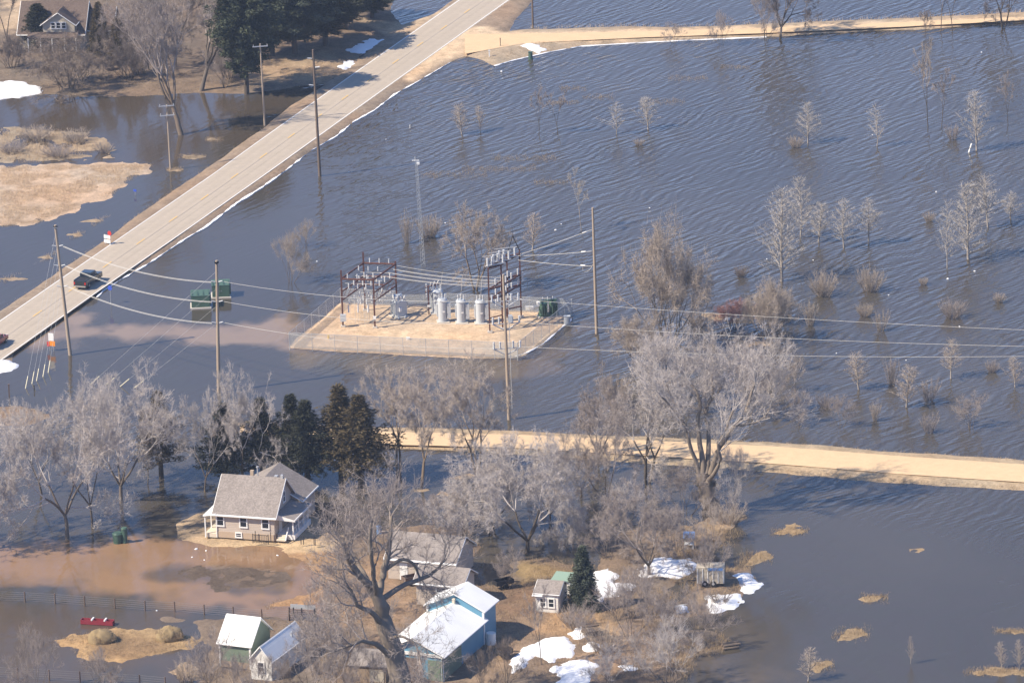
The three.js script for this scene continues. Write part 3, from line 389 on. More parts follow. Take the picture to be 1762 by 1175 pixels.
// ---- big bare trees: [kind, foot x, foot y, top y, spread, bark, twig, label]
const FR = ['bark_grey', 'twig_frost'], MV = ['bark_grey', 'twig_mauve'], TN = ['bark_tan', 'twig_blush'], DK = ['bark_dark', 'twig_brown'], PL = ['bark_pale', 'twig_pale'];
for (const [k, x, y, top, w, m, label] of [
  ['maple3', -14, 945, 735, 225, FR, 'bare grey tree cut off by the left edge, standing in floodwater'],
  ['maple1', 116, 928, 680, 265, FR, 'large spreading bare tree nearest the green bins, lowest of the left grove'],
  ['maple2', 158, 906, 655, 180, FR, 'slender bare tree between two larger ones in the left grove'],
  ['maple3', 208, 866, 640, 215, FR, 'pale domed bare tree, tallest of the left grove'],
  ['maple2', 70, 850, 695, 180, FR, 'pale bare tree at the rear of the left grove near the gravel road'],
  ['thin1', 253, 834, 700, 95, MV, 'thin bare tree beside the dark cedar of the left grove'],
  ['maple2', 352, 846, 682, 145, ['bark_tan', 'twig_frost'], 'bare tree with a pale trunk left of the tan house'],
  ['maple1', 420, 836, 648, 170, ['bark_tan', 'twig_frost'], 'bare tree rising directly behind the tan house roof'],
  ['vase1', 685, 816, 640, 140, TN, 'bare pinkish tree with a dark forked trunk beside the cedars'],
  ['vase1', 724, 838, 636, 135, TN, 'bare tree of two slim trunks on a small mud mound'],
  ['vase2', 822, 812, 622, 150, TN, 'bare three stemmed tree in front of the tall pole by the gravel road'],
  ['willow1', 905, 952, 758, 235, ['bark_dark', 'twig_frost'], 'dense frosty grey willow behind the farm sheds'],
  ['willow2', 800, 925, 825, 130, ['bark_grey', 'twig_frost'], 'low grey bare tree between the garage roof and the dense willow'],
  ['maple2', 1045, 892, 690, 165, ['bark_dark', 'twig_mauve'], 'leaning dark trunked bare tree below the gravel road'],
  ['vase2', 1112, 832, 640, 170, ['bark_dark', 'twig_frost'], 'bare multi trunk tree just left of the great cottonwood'],
  ['willow1', 1030, 800, 655, 120, ['bark_dark', 'twig_mauve'], 'hazy bare tree on the near verge of the gravel road'],
  ['thicket', 1146, 592, 390, 165, ['bark_dark', 'twig_tan'], 'big brown bare willow standing in floodwater right of the substation'],
  ['thicket', 1100, 625, 545, 110, ['bark_dark', 'twig_tan'], 'low brown bare willow at the foot of the big willow'],
  ['willow1', 1170, 700, 570, 150, ['bark_grey', 'twig_frost'], 'hazy grey bare tree behind the great cottonwood'],
  ['willow2', 1290, 715, 590, 120, ['bark_grey', 'twig_mauve'], 'shadowy bare tree behind the right side of the cottonwood'],
  ['thicket', 1325, 590, 488, 95, ['bark_grey', 'twig_tan'], 'tan bare thicket tree in the water below the tall right sapling'],
  ['willow1', 1118, 992, 828, 175, MV, 'bare grey tree with several dark stems above the snow patch'],
  ['brush', 1180, 890, 800, 110, MV, 'bare brush at the shore under the great cottonwood'],
  ['brush', 1262, 880, 770, 80, FR, 'drooping pale brush right of the great cottonwood trunk'],
  ['brush', 1075, 900, 830, 100, FR, 'pale brush in the water left of the great cottonwood'],
  ['thin1', 932, 1144, 1012, 80, MV, 'thin three stemmed tree growing out of the curved snow bank'],
  ['brush', 1085, 1095, 985, 130, MV, 'bare brushy tree in the tan grass below the long snow patch'],
  ['brush', 1218, 1010, 925, 95, MV, 'bare brush behind the tan box trailer'],
  ['brush', 1207, 1118, 1040, 120, MV, 'bare brush at the shoreline below the white rowboat'],
  ['brush', 1150, 1182, 1075, 140, FR, 'pale bare brush at the bottom edge near the open water'],
  ['upswept', 312, 232, -40, 190, ['bark_tan', 'twig_mauve'], 'bare tree with a long orange lit trunk standing in the pond'],
  ['upswept', 345, 156, -70, 160, ['bark_grey', 'twig_mauve'], 'multi limbed bare tree on the pond bank behind the pond tree'],
  ['thin2', 16, 95, -60, 90, ['bark_dark', 'twig_dark'], 'dark bare tree in the top left corner'],
  ['maple2', 255, 120, -30, 150, ['bark_grey', 'twig_mauve'], 'hazy bare tree right of the brown roofed house'],
  ['maple1', 300, 118, -70, 190, ['bark_grey', 'twig_dark'], 'hazy bare tree between the house and the pond bank tree'],
  ['willow2', 225, 100, 20, 110, ['bark_dark', 'twig_dark'], 'dark bare tree against the right end of the brown roofed house'],
  ['brush', 385, 150, 60, 80, ['bark_grey', 'twig_mauve'], 'bare brush between the pond bank tree and the tall pine'],
  ['thicket', 222, 136, 76, 90, ['bark_dark', 'twig_dark'], 'dark thicket along the pond bank right of the big round shrub'],
  ['thicket', 18, 118, 62, 70, ['bark_dark', 'twig_dark'], 'dark thicket at the left edge above the snow strip'],
  ['thicket', 395, 135, 78, 60, ['bark_dark', 'twig_mauve'], 'grey thicket behind the pond bank tree'],
  ['thin1', 176, 128, 40, 50, ['bark_grey', 'twig_dark'], 'young bare tree at the right end of the big round shrub'],
  ['thin2', 211, 128, 30, 55, ['bark_grey', 'twig_dark'], 'slim young bare tree in the dark yard shade'],
  ['maple3', 1343, 66, -85, 130, ['bark_dark', 'twig_dark'], 'dark two limbed tree beside the far gravel lane'],
  ['brush', 1318, 70, -15, 70, ['bark_dark', 'twig_mauve'], 'grey brush at the foot of the two limbed lane tree'],
  ['thin1', 1620, 53, -75, 70, ['bark_tan', 'twig_mauve'], 'tall pair of trunks at the far lane, cut by the top edge'],
  ['thin2', 1640, 54, -50, 50, DK, 'slanting dark trunk beside the tall pair at the far lane'],
  ['brush', 1594, 55, 18, 35, DK, 'short dark stump sprout left of the tall pair at the far lane'],
  ['vase2', 1728, 50, -75, 95, ['bark_dark', 'twig_dark'], 'dark V shaped tree in the top right corner'],
  ['brush', 1160, 74, 40, 40, MV, 'small bare bush at the edge of the far gravel lane'],
  ['brush', 1242, 78, 22, 45, MV, 'bare upright bush at the water edge of the far lane'],
  ['vase2', 818, 498, 354, 118, ['bark_tan', 'twig_tan'], 'bare multi stemmed tree behind the substation by the lattice mast'],
  ['thin2', 1000, 397, 292, 50, PL, 'pale tree between the substation tower and the right pole'],
  ['thin1', 1598, 219, 72, 72, ['bark_dark', 'twig_tan'], 'tallest young tree in the upper right water'],
  ['thin2', 1622, 218, 118, 50, ['bark_dark', 'twig_mauve'], 'crooked young tree beside the tallest one in the upper right water'],
  ['thin1', 1736, 216, 126, 50, ['bark_dark', 'twig_mauve'], 'young tree near the right edge in the upper water'],
  ['thin1', 927, 231, 148, 54, ['bark_dark', 'twig_mauve'], 'left tree of the faint pair in the upper middle water'],
  ['thin2', 960, 229, 150, 44, ['bark_dark', 'twig_mauve'], 'right tree of the faint pair in the upper middle water'],
  ['brush', 62, 1196, 1085, 90, ['bark_grey', 'twig_mauve'], 'sparse leaning brush in the bottom left corner'],
  ['brush', 172, 1192, 1118, 70, ['bark_grey', 'twig_mauve'], 'sparse brush at the bottom edge below the hay island'],
  ['brush', 360, 1205, 1092, 110, MV, 'grey brush in front of the green and white shed'],
  ['brush', 448, 1222, 1128, 110, MV, 'grey brush covering the foot of the white shed'],
  ['brush', 545, 1205, 1075, 120, MV, 'grey brush right of the white shed'],
  ['brush', 592, 1195, 1065, 100, MV, 'grey brush at the left foot of the massive tree'],
  ['brush', 560, 1120, 1000, 100, MV, 'bare brush between the fence panel and the massive tree'],
  ['brush', 720, 1205, 1120, 90, MV, 'grey brush at the right foot of the massive tree'],
  ['brush', 830, 1200, 1120, 80, DK, 'brown brush in the shade of the blue barn'],
  ['willow2', 846, 912, 772, 165, ['bark_dark', 'twig_frost'], 'frosty grey willow crown left of the dense willow'],
  ['willow1', 948, 898, 778, 120, ['bark_dark', 'twig_frost'], 'frosty grey willow crown right of the dense willow'],
  ['maple3', 1000, 860, 745, 110, ['bark_dark', 'twig_mauve'], 'hazy bare tree in the water between the willow and the leaning tree'],
  ['brush', 876, 1012, 948, 66, MV, 'bare brush on the olive mound above the blue barn'], ['brush', 748, 905, 852, 90, MV, 'bare brush behind the garage roof'], ['brush', 1000, 1104, 1040, 64, MV, 'thin brush behind the curved snow bank'], ['brush', 1062, 1066, 1010, 70, MV, 'bare brush just below the long snow patch'], ['brush', 1112, 1052, 978, 86, MV, 'bare brush between the long snow patch and the inlet'], ['brush', 1142, 1112, 1034, 96, MV, 'bare brush left of the shoreline brush near the inlet mouth'],
  ['brush', 1092, 1156, 1082, 96, MV, 'bare brush around the tiny snow scrap'], ['brush', 1046, 1188, 1118, 90, FR, 'pale brush at the bottom edge right of the shaded snow'], ['brush', 872, 1175, 1098, 70, DK, 'brown brush left of the curved snow bank'], ['brush', 1160, 950, 872, 96, MV, 'bare brush behind the shoreline snow patch'], ['brush', 1226, 932, 866, 74, TN, 'tan brush on the spit above the blue topped stand'], ['brush', 986, 948, 872, 84, FR, 'pale brush at the water edge behind the spruce'], ['brush', 1046, 962, 884, 92, MV, 'bare brush above the long snow patch'],
  ['brush', 664, 1098, 1030, 60, MV, 'bare brush between the shed and the left wall of the barn'], ['brush', 492, 1200, 1138, 70, DK, 'brown brush between the white shed and the bottom edge'], ['brush', 406, 1200, 1128, 70, MV, 'grey brush between the two sheds at the bottom edge'], ['brush', 640, 1200, 1118, 84, MV, 'grey brush before the low brown shed'], ['brush', 1194, 1076, 1008, 74, MV, 'bare brush beside the upturned boat'], ['brush', 604, 1062, 985, 84, MV, 'bare brush left of the massive trunk fork'],
  ['brush', 640, 955, 870, 90, MV, 'bare brush left of the grey roofed garage'],
]) plant('bare_tree', k, x, y, top, w, m, label, 'tree', 'bare trees');
// ---- two giants with surveyed limbs
function giant(label, foot, trunk, limbs, o, mats) {
  const b = G(...foot), org = V3(b.x, Math.max(b.y, 0), b.z), r = rngOf(o.seed), gb = { trunk: new GB(), crown: new GB() }, ends = [];
  const at = (l) => l.map(([x, y, dz]) => V(x, y < o.knee ? lerp(o.knee, y, o.low) : y, b, dz).sub(org));
  const wide = (px) => px / 13;
  const run = (pts, r0, r1, grow) => {
    const c = new THREE.CatmullRomCurve3(pts), n = 10, q = c.getPoints(n); q.forEach((p, k) => { if (k && k < n) p.addScaledVector(rdir(r), r1 * 0.6); });
    gb.trunk.tube(q, q.map((_, k) => lerp(r0, r1, Math.pow(k / n, 0.8))), 9);
    if (!grow) return;
    for (let k = grow; k <= n; k++) for (let m = 0; m < (k === n ? 3 : o.kids ?? 1); m++) { const d = q[k].clone().sub(q[k - 1]).normalize().addScaledVector(rdir(r), k === n ? 0.45 : 0.95); d.y += 0.25; limb(gb, ends, q[k], d.normalize(), o.sub * (0.7 + 0.6 * r()), Math.max(0.05, lerp(r0, r1, k / n) * 0.42), 2, o, r); }
  };
  run(at(trunk.pts), wide(trunk.w0) / 2, wide(trunk.w1) / 2, 0);
  for (const l of limbs) run(at(l.pts), wide(l.w0) / 2, wide(l.w1) / 2, l.g ?? 4);
  sprinkle(gb.crown, ends, o.twigs, r, o);
  const t = thing('cottonwood_tree', label, 'tree', org, 0, 'great cottonwoods');
  mesh('trunk', gb.trunk.geo(), M[mats[0]], t); mesh('crown', gb.crown.geo(), M[mats[1]], t);
}
giant('massive cottonwood with a thick furrowed trunk beside the blue barn', [704, 1255], { pts: [[706, 1268, 0], [690, 1180, 0], [668, 1090, 0], [655, 1050, 0], [647, 1022, 0]], w0: 38, w1: 16 }, [
  { pts: [[647, 1024, 0], [632, 1000, 0.3], [612, 972, 1], [600, 944, 1.5], [590, 915, 2]], w0: 15, w1: 5, g: 4 },
  { pts: [[640, 1012, 0], [626, 980, -1], [612, 950, -2], [600, 915, -3], [598, 880, -3.5]], w0: 9, w1: 3, g: 4 },
  { pts: [[649, 1026, 0], [655, 1000, -1], [661, 965, -1.5], [667, 930, -2], [672, 890, -2.5], [674, 850, -3]], w0: 13, w1: 4, g: 4 },
  { pts: [[658, 1075, 0], [640, 1055, 1.5], [615, 1042, 2.5], [606, 1020, 3], [596, 1000, 3.5]], w0: 9, w1: 3, g: 4 },
  { pts: [[672, 1130, 0], [650, 1110, 2], [622, 1103, 3], [600, 1112, 4], [575, 1120, 4.5]], w0: 9, w1: 3, g: 4 },
  { pts: [[648, 1026, 0], [644, 990, 2], [640, 950, 3], [636, 900, 4], [640, 860, 4.5]], w0: 9, w1: 3, g: 4 },
  { pts: [[652, 1034, 0], [690, 1005, -2], [728, 988, -3], [752, 968, -3.5], [765, 945, -4]], w0: 9, w1: 3, g: 5 },
  { pts: [[662, 970, -1.5], [690, 946, -2], [712, 958, -2.5], [722, 985, -3]], w0: 6, w1: 3, g: 6 },
  { pts: [[668, 1100, 0], [690, 1095, 3], [715, 1110, 4], [722, 1135, 4.5]], w0: 5, w1: 2, g: 5 },
], { knee: 1020, low: 0.78, seed: 77, levels: 5, spread: 0.55, ratio: 0.76, sub: 1.95, twigs: 26000, twig: 0.7, tw: 0.024, up: 0.2, fan: 0.8, wig: 0.2, trop: 0.03 }, ['bark_old', 'twig_mauve']);
giant('great pale cottonwood with upswept limbs above the gravel road', [1222, 880], { pts: [[1224, 890, 0], [1222, 872, 0], [1214, 835, 0], [1210, 815, 0]], w0: 30, w1: 24 }, [
  { pts: [[1206, 825, 0], [1196, 790, 0], [1186, 755, 0.5], [1180, 715, 1], [1165, 690, 1.5], [1140, 650, 2]], w0: 8, w1: 3, g: 4 },
  { pts: [[1210, 815, 0], [1208, 780, -0.5], [1203, 735, -1], [1202, 690, -1], [1206, 660, -1], [1190, 620, -1.5]], w0: 10, w1: 4, g: 4 },
  { pts: [[1216, 815, 0], [1220, 770, -1], [1220, 720, -2], [1214, 680, -2.5], [1228, 640, -3], [1225, 600, -3]], w0: 9, w1: 3, g: 4 },
  { pts: [[1222, 820, 0], [1234, 785, 0.5], [1246, 750, 1], [1262, 722, 1.5], [1280, 690, 2], [1292, 650, 2], [1300, 615, 2]], w0: 11, w1: 4, g: 4 },
  { pts: [[1214, 830, 0], [1230, 815, 2], [1240, 790, 3], [1236, 760, 3.5], [1250, 725, 4], [1262, 680, 4]], w0: 8, w1: 3, g: 4 },
  { pts: [[1205, 680, -1], [1190, 672, -2], [1165, 668, -2.5], [1150, 630, -3], [1142, 600, -3]], w0: 5, w1: 2, g: 4 },
  { pts: [[1268, 715, 1.5], [1290, 712, 1], [1312, 700, 0.5], [1330, 665, 0]], w0: 5, w1: 2, g: 4 },
  { pts: [[1214, 690, -2], [1222, 660, -3], [1236, 640, -3.5], [1248, 605, -4]], w0: 6, w1: 2, g: 4 },
], { knee: 780, low: 0.74, seed: 91, levels: 5, spread: 0.5, ratio: 0.76, sub: 1.9, twigs: 22000, twig: 0.8, tw: 0.026, up: 0.25, fan: 0.75, wig: 0.15, trop: 0.05 }, ['bark_old', 'twig_frost']);
// ---- young trees rising from the flood: [kind, x, y, top, spread, label]
for (const [k, x, y, top, w, label] of [
  ['spire1', 1390, 246, 178, 40, 'pale sapling beside a brown bush in the upper right water'], ['spire5', 1510, 252, 182, 44, 'pale sapling standing alone, middle of the upper right water'], ['spire2', 1682, 259, 162, 50, 'pale sapling with a leaning white board at its foot'],
  ['spire3', 1345, 484, 330, 76, 'tallest pale sapling, leftmost of the right hand rows'], ['spire1', 1378, 409, 308, 50, 'pale narrow sapling just behind the tallest right hand sapling'], ['spire2', 1408, 416, 350, 40, 'short hazy sapling right of the tallest ones'],
  ['spire1', 1452, 426, 345, 46, 'pale cone shaped sapling, left of two in the right hand middle row'], ['spire4', 1495, 419, 343, 44, 'pale cone shaped sapling, right of two in the right hand middle row'], ['spire5', 1630, 461, 350, 50, 'pale slim sapling with a low skirt, left of the forked pale sapling'],
  ['spire3', 1668, 446, 318, 66, 'forked white stemmed sapling near the right edge'], ['spire4', 1703, 391, 303, 56, 'bushy sapling with a reddish foot near the right edge'], ['spire2', 1740, 375, 330, 34, 'faint small sapling at the right edge'],
  ['spire2', 915, 430, 370, 38, 'small pale sapling behind the substation tower'], ['spire4', 1637, 652, 588, 38, 'pale leafed sapling crossed by the lower power lines'], ['spire2', 1748, 666, 618, 32, 'faint sapling at the right edge below the power lines'],
  ['spire5', 1062, 231, 176, 44, 'faint sapling in the tan weeds of the upper middle water'], ['spire2', 1116, 223, 170, 38, 'faint sapling right of the tan weeds in the upper middle water'], ['spire2', 796, 231, 178, 34, 'faint sapling nearest the highway in the upper water'], ['spire2', 827, 226, 184, 22, 'faint narrow sapling, second from the highway in the upper water'],
  ['spire1', 1568, 1142, 1096, 12, 'lone pale stem in the calm water at the bottom right'], ['spire2', 1726, 1150, 1105, 22, 'left stem of two on the grass bar at the bottom right'], ['spire2', 1755, 1154, 1104, 20, 'right stem of two on the grass bar at the bottom right'], ['spire2', 1390, 1172, 1118, 36, 'pale sapling beside a tan tuft at the bottom edge'],
  ['spire2', 1480, 670, 606, 44, 'faint grey sapling in the water below the crossing wires'], ['spire2', 1560, 700, 630, 50, 'faint grey sapling in the middle of the lower right water'],
]) plant('sapling', k, x, y, top, w, ['bark_pale', x < 1000 || top > 585 ? 'twig_tan' : 'twig_pale'], label, 'sapling', 'saplings in the flood');
// ---- shrubs: [kind, x, y, top, spread, twig, label]
for (const [k, x, y, top, w, m, label] of [
  ['brush', 500, 486, 402, 70, 'twig_tan', 'tall fan shaped shrub in the water left of the substation'], ['brush', 526, 425, 382, 48, 'twig_tan', 'smaller shrub behind the tall fan shaped shrub'], ['bush2', 700, 418, 368, 26, 'twig_tan', 'thin reddish shrub left of the lattice mast'], ['bush1', 738, 408, 374, 44, 'twig_tan', 'round shrub directly behind the lattice mast'],
  ['bush1', 1417, 509, 470, 50, 'twig_tan', 'round shrub, left of the pair in the right hand water'], ['bush1', 1499, 501, 464, 46, 'twig_tan', 'broad flat topped shrub, right of the pair in the right hand water'], ['bush1', 1489, 544, 524, 32, 'twig_tan', 'low tan shrub below the broad flat topped shrub'], ['bush2', 1517, 569, 536, 26, 'twig_tan', 'upright small shrub touching the upper power line'],
  ['brush', 1368, 674, 618, 50, 'twig_tan', 'tan shrub in the water right of the great cottonwood'], ['brush', 1375, 730, 672, 56, 'twig_mauve', 'grey shrub near the gravel road right of the cottonwood'], ['brush', 1447, 736, 682, 56, 'twig_mauve', 'vase shaped grey shrub above the gravel road'], ['bush2', 1507, 724, 692, 22, 'twig_tan', 'small pale shrub right of the vase shaped one'],
  ['brush', 1670, 738, 680, 76, 'twig_mauve', 'wide sparse shrub above the gravel road at the right'], ['bush1', 1370, 253, 236, 28, 'twig_tan', 'low brown bush beside an upper right sapling'], ['bush1', 1276, 476, 459, 26, 'twig_brown', 'low brown bush in the open middle water'], ['bush1', 1600, 381, 366, 22, 'twig_tan', 'tiny tan tussock bush between the sapling rows'], ['bush1', 1640, 546, 518, 46, 'twig_mauve', 'low hazy bush in the right hand water'],
  ['thicket', 1330, 556, 496, 90, 'twig_tan', 'brown thicket around the foot of the tallest sapling'], ['thicket', 1265, 560, 520, 80, 'twig_red', 'reddish thicket between the willow and the tallest sapling'], ['brush', 1340, 640, 575, 60, 'twig_frost', 'pale shrub right of the cottonwood crown'], ['bush2', 1300, 655, 612, 40, 'twig_mauve', 'hazy shrub at the right rim of the cottonwood crown'], ['bush1', 1420, 700, 682, 30, 'twig_mauve', 'low hazy shrub between the vase shaped shrub and the cottonwood'], ['bush2', 1600, 690, 655, 34, 'twig_mauve', 'hazy upright shrub below the crossing wires at right'], ['bush1', 1708, 640, 622, 26, 'twig_mauve', 'low hazy shrub under the wires near the right edge'], ['bush2', 1535, 660, 618, 30, 'twig_mauve', 'thin hazy shrub left of the pale leafed sapling'], ['bush2', 1395, 560, 520, 30, 'twig_tan', 'thin tan shrub right of the brown thicket'],
  ['bush1', 1200, 560, 538, 50, 'twig_tan', 'tan weeds in the water between willow and red thicket'], ['bush1', 1720, 520, 505, 22, 'twig_tan', 'tiny tan shrub alone near the right edge'], ['bush1', 1590, 490, 478, 18, 'twig_tan', 'tiny tan shrub left of the slim right hand sapling'], ['bush2', 1640, 240, 215, 26, 'twig_mauve', 'thin shrub at the foot of the crooked young tree'], ['bush1', 1100, 250, 240, 20, 'twig_tan', 'tiny brown shrub in the upper middle water'], ['bush2', 1600, 745, 712, 30, 'twig_mauve', 'thin shrub at the far edge of the gravel road'],
  ['bush3', 1060, 700, 650, 50, 'twig_tan', 'tan reeds in the water left of the cottonwood'],
  ['thicket', 120, 150, 62, 175, 'twig_brown', 'big round dark shrub in front of the brown roofed house'], ['bush2', 240, 128, 82, 44, 'twig_dark', 'small grey shrub in the yard shade by the pond'], ['bush1', 60, 240, 220, 60, 'twig_tan', 'tan brush on the left of the marsh by the field'], ['bush1', 128, 244, 224, 50, 'twig_tan', 'tan brush in the middle of the marsh by the field'], ['bush1', 178, 262, 246, 34, 'twig_tan', 'tan brush on the right of the marsh by the field'], ['bush1', 98, 268, 252, 60, 'twig_mauve', 'grey brush nearest the tan field in the marsh'], ['bush1', 20, 262, 246, 50, 'twig_mauve', 'grey brush at the left edge of the marsh'],
  ['bush1', 1255, 900, 868, 60, 'twig_tan', 'tan weeds on the spit under the cottonwood'], ['bush2', 1240, 1040, 1016, 40, 'twig_brown', 'brown weeds in the lower snow patch on the spit'], ['bush1', 1040, 1120, 1085, 70, 'twig_tan', 'tan weeds between the two small snow scraps'], ['bush1', 990, 1078, 1046, 60, 'twig_tan', 'rust tan weeds in front of the blue green spruce'], ['bush2', 320, 1172, 1136, 50, 'twig_tan', 'brown weed pile left of the green and white shed'],
]) plant('shrub', k, x, y, top, w, ['bark_grey', m], label, 'shrub', 'bare shrubs');
// ---- evergreens
for (const [k, x, y, top, w, m, label] of [
  ['cedar2', 277, 822, 676, 80, 'needle_cedar', 'brown green cedar behind the left grove'], ['cedar1', 388, 832, 696, 104, 'needle_dark', 'dark cedar behind the tan house, leftmost of the row'], ['cedar1', 452, 822, 688, 100, 'needle_dark', 'dark cedar behind the tan house ridge'], ['cedar2', 504, 820, 682, 90, 'needle_dark', 'dark cedar with a sharp tip right of the house roof'], ['cedar1', 529, 836, 692, 104, 'needle_dark', 'dark bushy cedar next to the sharp tipped one'],
  ['cedar2', 588, 828, 666, 108, 'needle_cedar', 'tallest brownish cedar of the row by the gravel road'], ['cedar1', 622, 838, 682, 116, 'needle_cedar', 'broad brownish cedar at the right end of the row'],
  ['spruce', 1004, 1048, 942, 50, 'needle_blue', 'blue green spruce beside the little white shed'],
  ['pine', 424, 162, -30, 115, 'needle_green', 'tall dark pine at the left of the pine stand'], ['pine', 468, 96, -45, 125, 'needle_green', 'pine in the middle of the stand, farther back'], ['pine', 507, 92, -35, 130, 'needle_blue', 'grey green pine facing the highway'], ['pine', 560, 78, -35, 120, 'needle_dark', 'dark pine at the right of the stand'], ['pine', 640, 30, -35, 90, 'needle_green', 'pine by the small blue bay at the top edge'], ['pine', 595, 50, -40, 80, 'needle_dark', 'dark pine behind the sandy drive'],
  ['spruce', 172, 92, 6, 36, 'needle_cedar', 'narrow spruce against the brown roofed house'], ['spruce', 204, 100, 30, 34, 'needle_cedar', 'small spruce right of the brown roofed house'], ['spruce', 66, 80, 8, 60, 'needle_dark', 'dark yew bush at the front of the brown roofed house'],
]) plant(k === 'pine' ? 'pine_tree' : k === 'spruce' ? 'spruce_tree' : 'cedar_tree', k, x, y, top, w, ['bark_dark', m], label, 'tree', 'evergreens');

// ---- dry grass: nobody could count it
{
  const gb = new GB(), r = rngOf(404), pale = new GB();
  const put = (g, x, z, h, n, s) => { const y = landAt(x, z).h; if (y < -0.25) return; for (let k = 0; k < n; k++) { const d = V3((r() - 0.5) * 0.9, 1, (r() - 0.5) * 0.9).normalize(); g.blade(V3(x + (r() - 0.5) * s, y - 0.03, z + (r() - 0.5) * s), d, h * (0.5 + 0.9 * r()), 0.035, V3(r() - 0.5, 0, r() - 0.5).normalize()); } };
  const along = (pts, step, h, n, s, g = gb) => { for (let k = 1; k < pts.length; k++) { const a = P(...pts[k - 1]), b = P(...pts[k]), L = a.distanceTo(b); for (let t = 0; t < L; t += step * (0.5 + r())) { const p = a.clone().lerp(b, t / L); if (r() < 0.8) put(g, p.x + (r() - 0.5) * 0.8, p.z + (r() - 0.5) * 0.8, h, n, s); } } };
  along([[626, 736], [890, 742], [1330, 762], [1567, 780], [1762, 793]], 0.5, 0.28, 6, 0.5, pale);
  along([[626, 768], [838, 778], [1312, 809], [1567, 831], [1762, 841]], 0.25, 0.3, 8, 0.7);
  along([[905, 50], [1080, 45], [1300, 42], [1560, 31], [1762, 22]], 0.4, 0.7, 8, 0.8, pale);
  along([[0, 487], [80, 444], [130, 405], [190, 368]], 0.3, 0.5, 8, 0.5, pale); along([[0, 715], [60, 722]], 0.3, 0.6, 10, 0.7, pale);
  along([[774, 104], [644, 185], [534, 256], [450, 318], [319, 406], [179, 493]], 0.5, 0.25, 6, 0.5); along([[0, 530], [179, 412], [340, 298], [450, 220]], 0.5, 0.3, 6, 0.5);
  const scatter = (poly, n, h, c, s, g = gb) => { const q = shape(poly); for (let k = 0, t = 0; k < n && t < n * 6; t++) { const x = lerp(q.x0, q.x1, r()), z = lerp(q.z0, q.z1, r()); if (sdist(q, x, z) < 0 || fbm(x * 0.3, z * 0.25, 3) < 0.42) continue; put(g, x, z, h, c, s); k++; } };
  scatter([[104, 1100], [138, 1087], [290, 1084], [342, 1108], [240, 1136], [134, 1131]], 700, 0.22, 6, 0.5);
  scatter([[0, 287], [262, 283], [182, 340], [60, 384], [0, 391]], 6000, 0.26, 6, 0.9, pale);
  scatter([[0, 222], [110, 225], [198, 255], [120, 276], [0, 282]], 900, 0.5, 6, 0.6, pale);
  scatter([[556, 985], [700, 915], [1030, 960], [1190, 905], [1270, 900], [1150, 1040], [1230, 1100], [1168, 1175], [340, 1175], [400, 1070]], 8000, 0.3, 6, 0.8);
  scatter([[-20, 168], [250, 166], [420, 162], [560, 142], [640, 75], [560, 90], [400, 130], [-20, 130]], 1800, 0.25, 6, 0.7);
  scatter([[1160, 960], [1284, 886], [1300, 1000], [1200, 1062], [1262, 1108], [1180, 1170], [1100, 1100]], 2200, 0.45, 7, 0.7);
  scatter([[860, 105], [1000, 78], [1320, 62], [1320, 52], [900, 78]], 500, 0.25, 5, 0.6);
  for (const [x, y, w, h] of [[1360, 914, 52, 11], [1305, 961, 40, 16], [1506, 1030, 40, 13], [1466, 1091, 52, 18], [1722, 1156, 100, 12], [1742, 1086, 50, 7], [1416, 1146, 30, 14], [1185, 135, 56, 9], [1265, 115, 40, 5], [988, 152, 34, 6], [972, 176, 44, 5], [1030, 166, 42, 8], [948, 313, 44, 6], [330, 270, 40, 6], [368, 240, 24, 6], [300, 292, 22, 5], [900, 272, 90, 9], [860, 290, 100, 8], [780, 300, 90, 8], [1140, 175, 60, 9]]) for (let k = 0; k < w * 3.2; k++) { const p = P(x + (r() - 0.5) * w * 1.25, y + (r() + r() - 1) * h * 0.9 - (h > 12 && w < 60 && x > 1250 ? (r() - 0.5) * h * 0.3 : 0)); const yy = Math.max(landAt(p.x, p.z).h, -0.1); for (let q = 0; q < 5; q++) { const d = V3((r() - 0.5) * 0.9, 1, (r() - 0.5) * 0.9).normalize(); gb.blade(V3(p.x + (r() - 0.5) * 0.5, yy, p.z + (r() - 0.5) * 0.5), d, 0.16 + 0.25 * r(), 0.03, V3(r() - 0.5, 0, r() - 0.5).normalize()); } }
  tag(mesh('dry_grass', gb.geo(), bark('straw', [0.40, 0.30, 0.195])), 'dry tan grass on banks, islets and farmyard', 'grass', null, 'stuff');
  tag(mesh('dry_grass', pale.geo(), bark('straw_pale', [0.56, 0.43, 0.29])), 'bleached pale grass along the shorelines and field', 'grass', null, 'stuff');
}

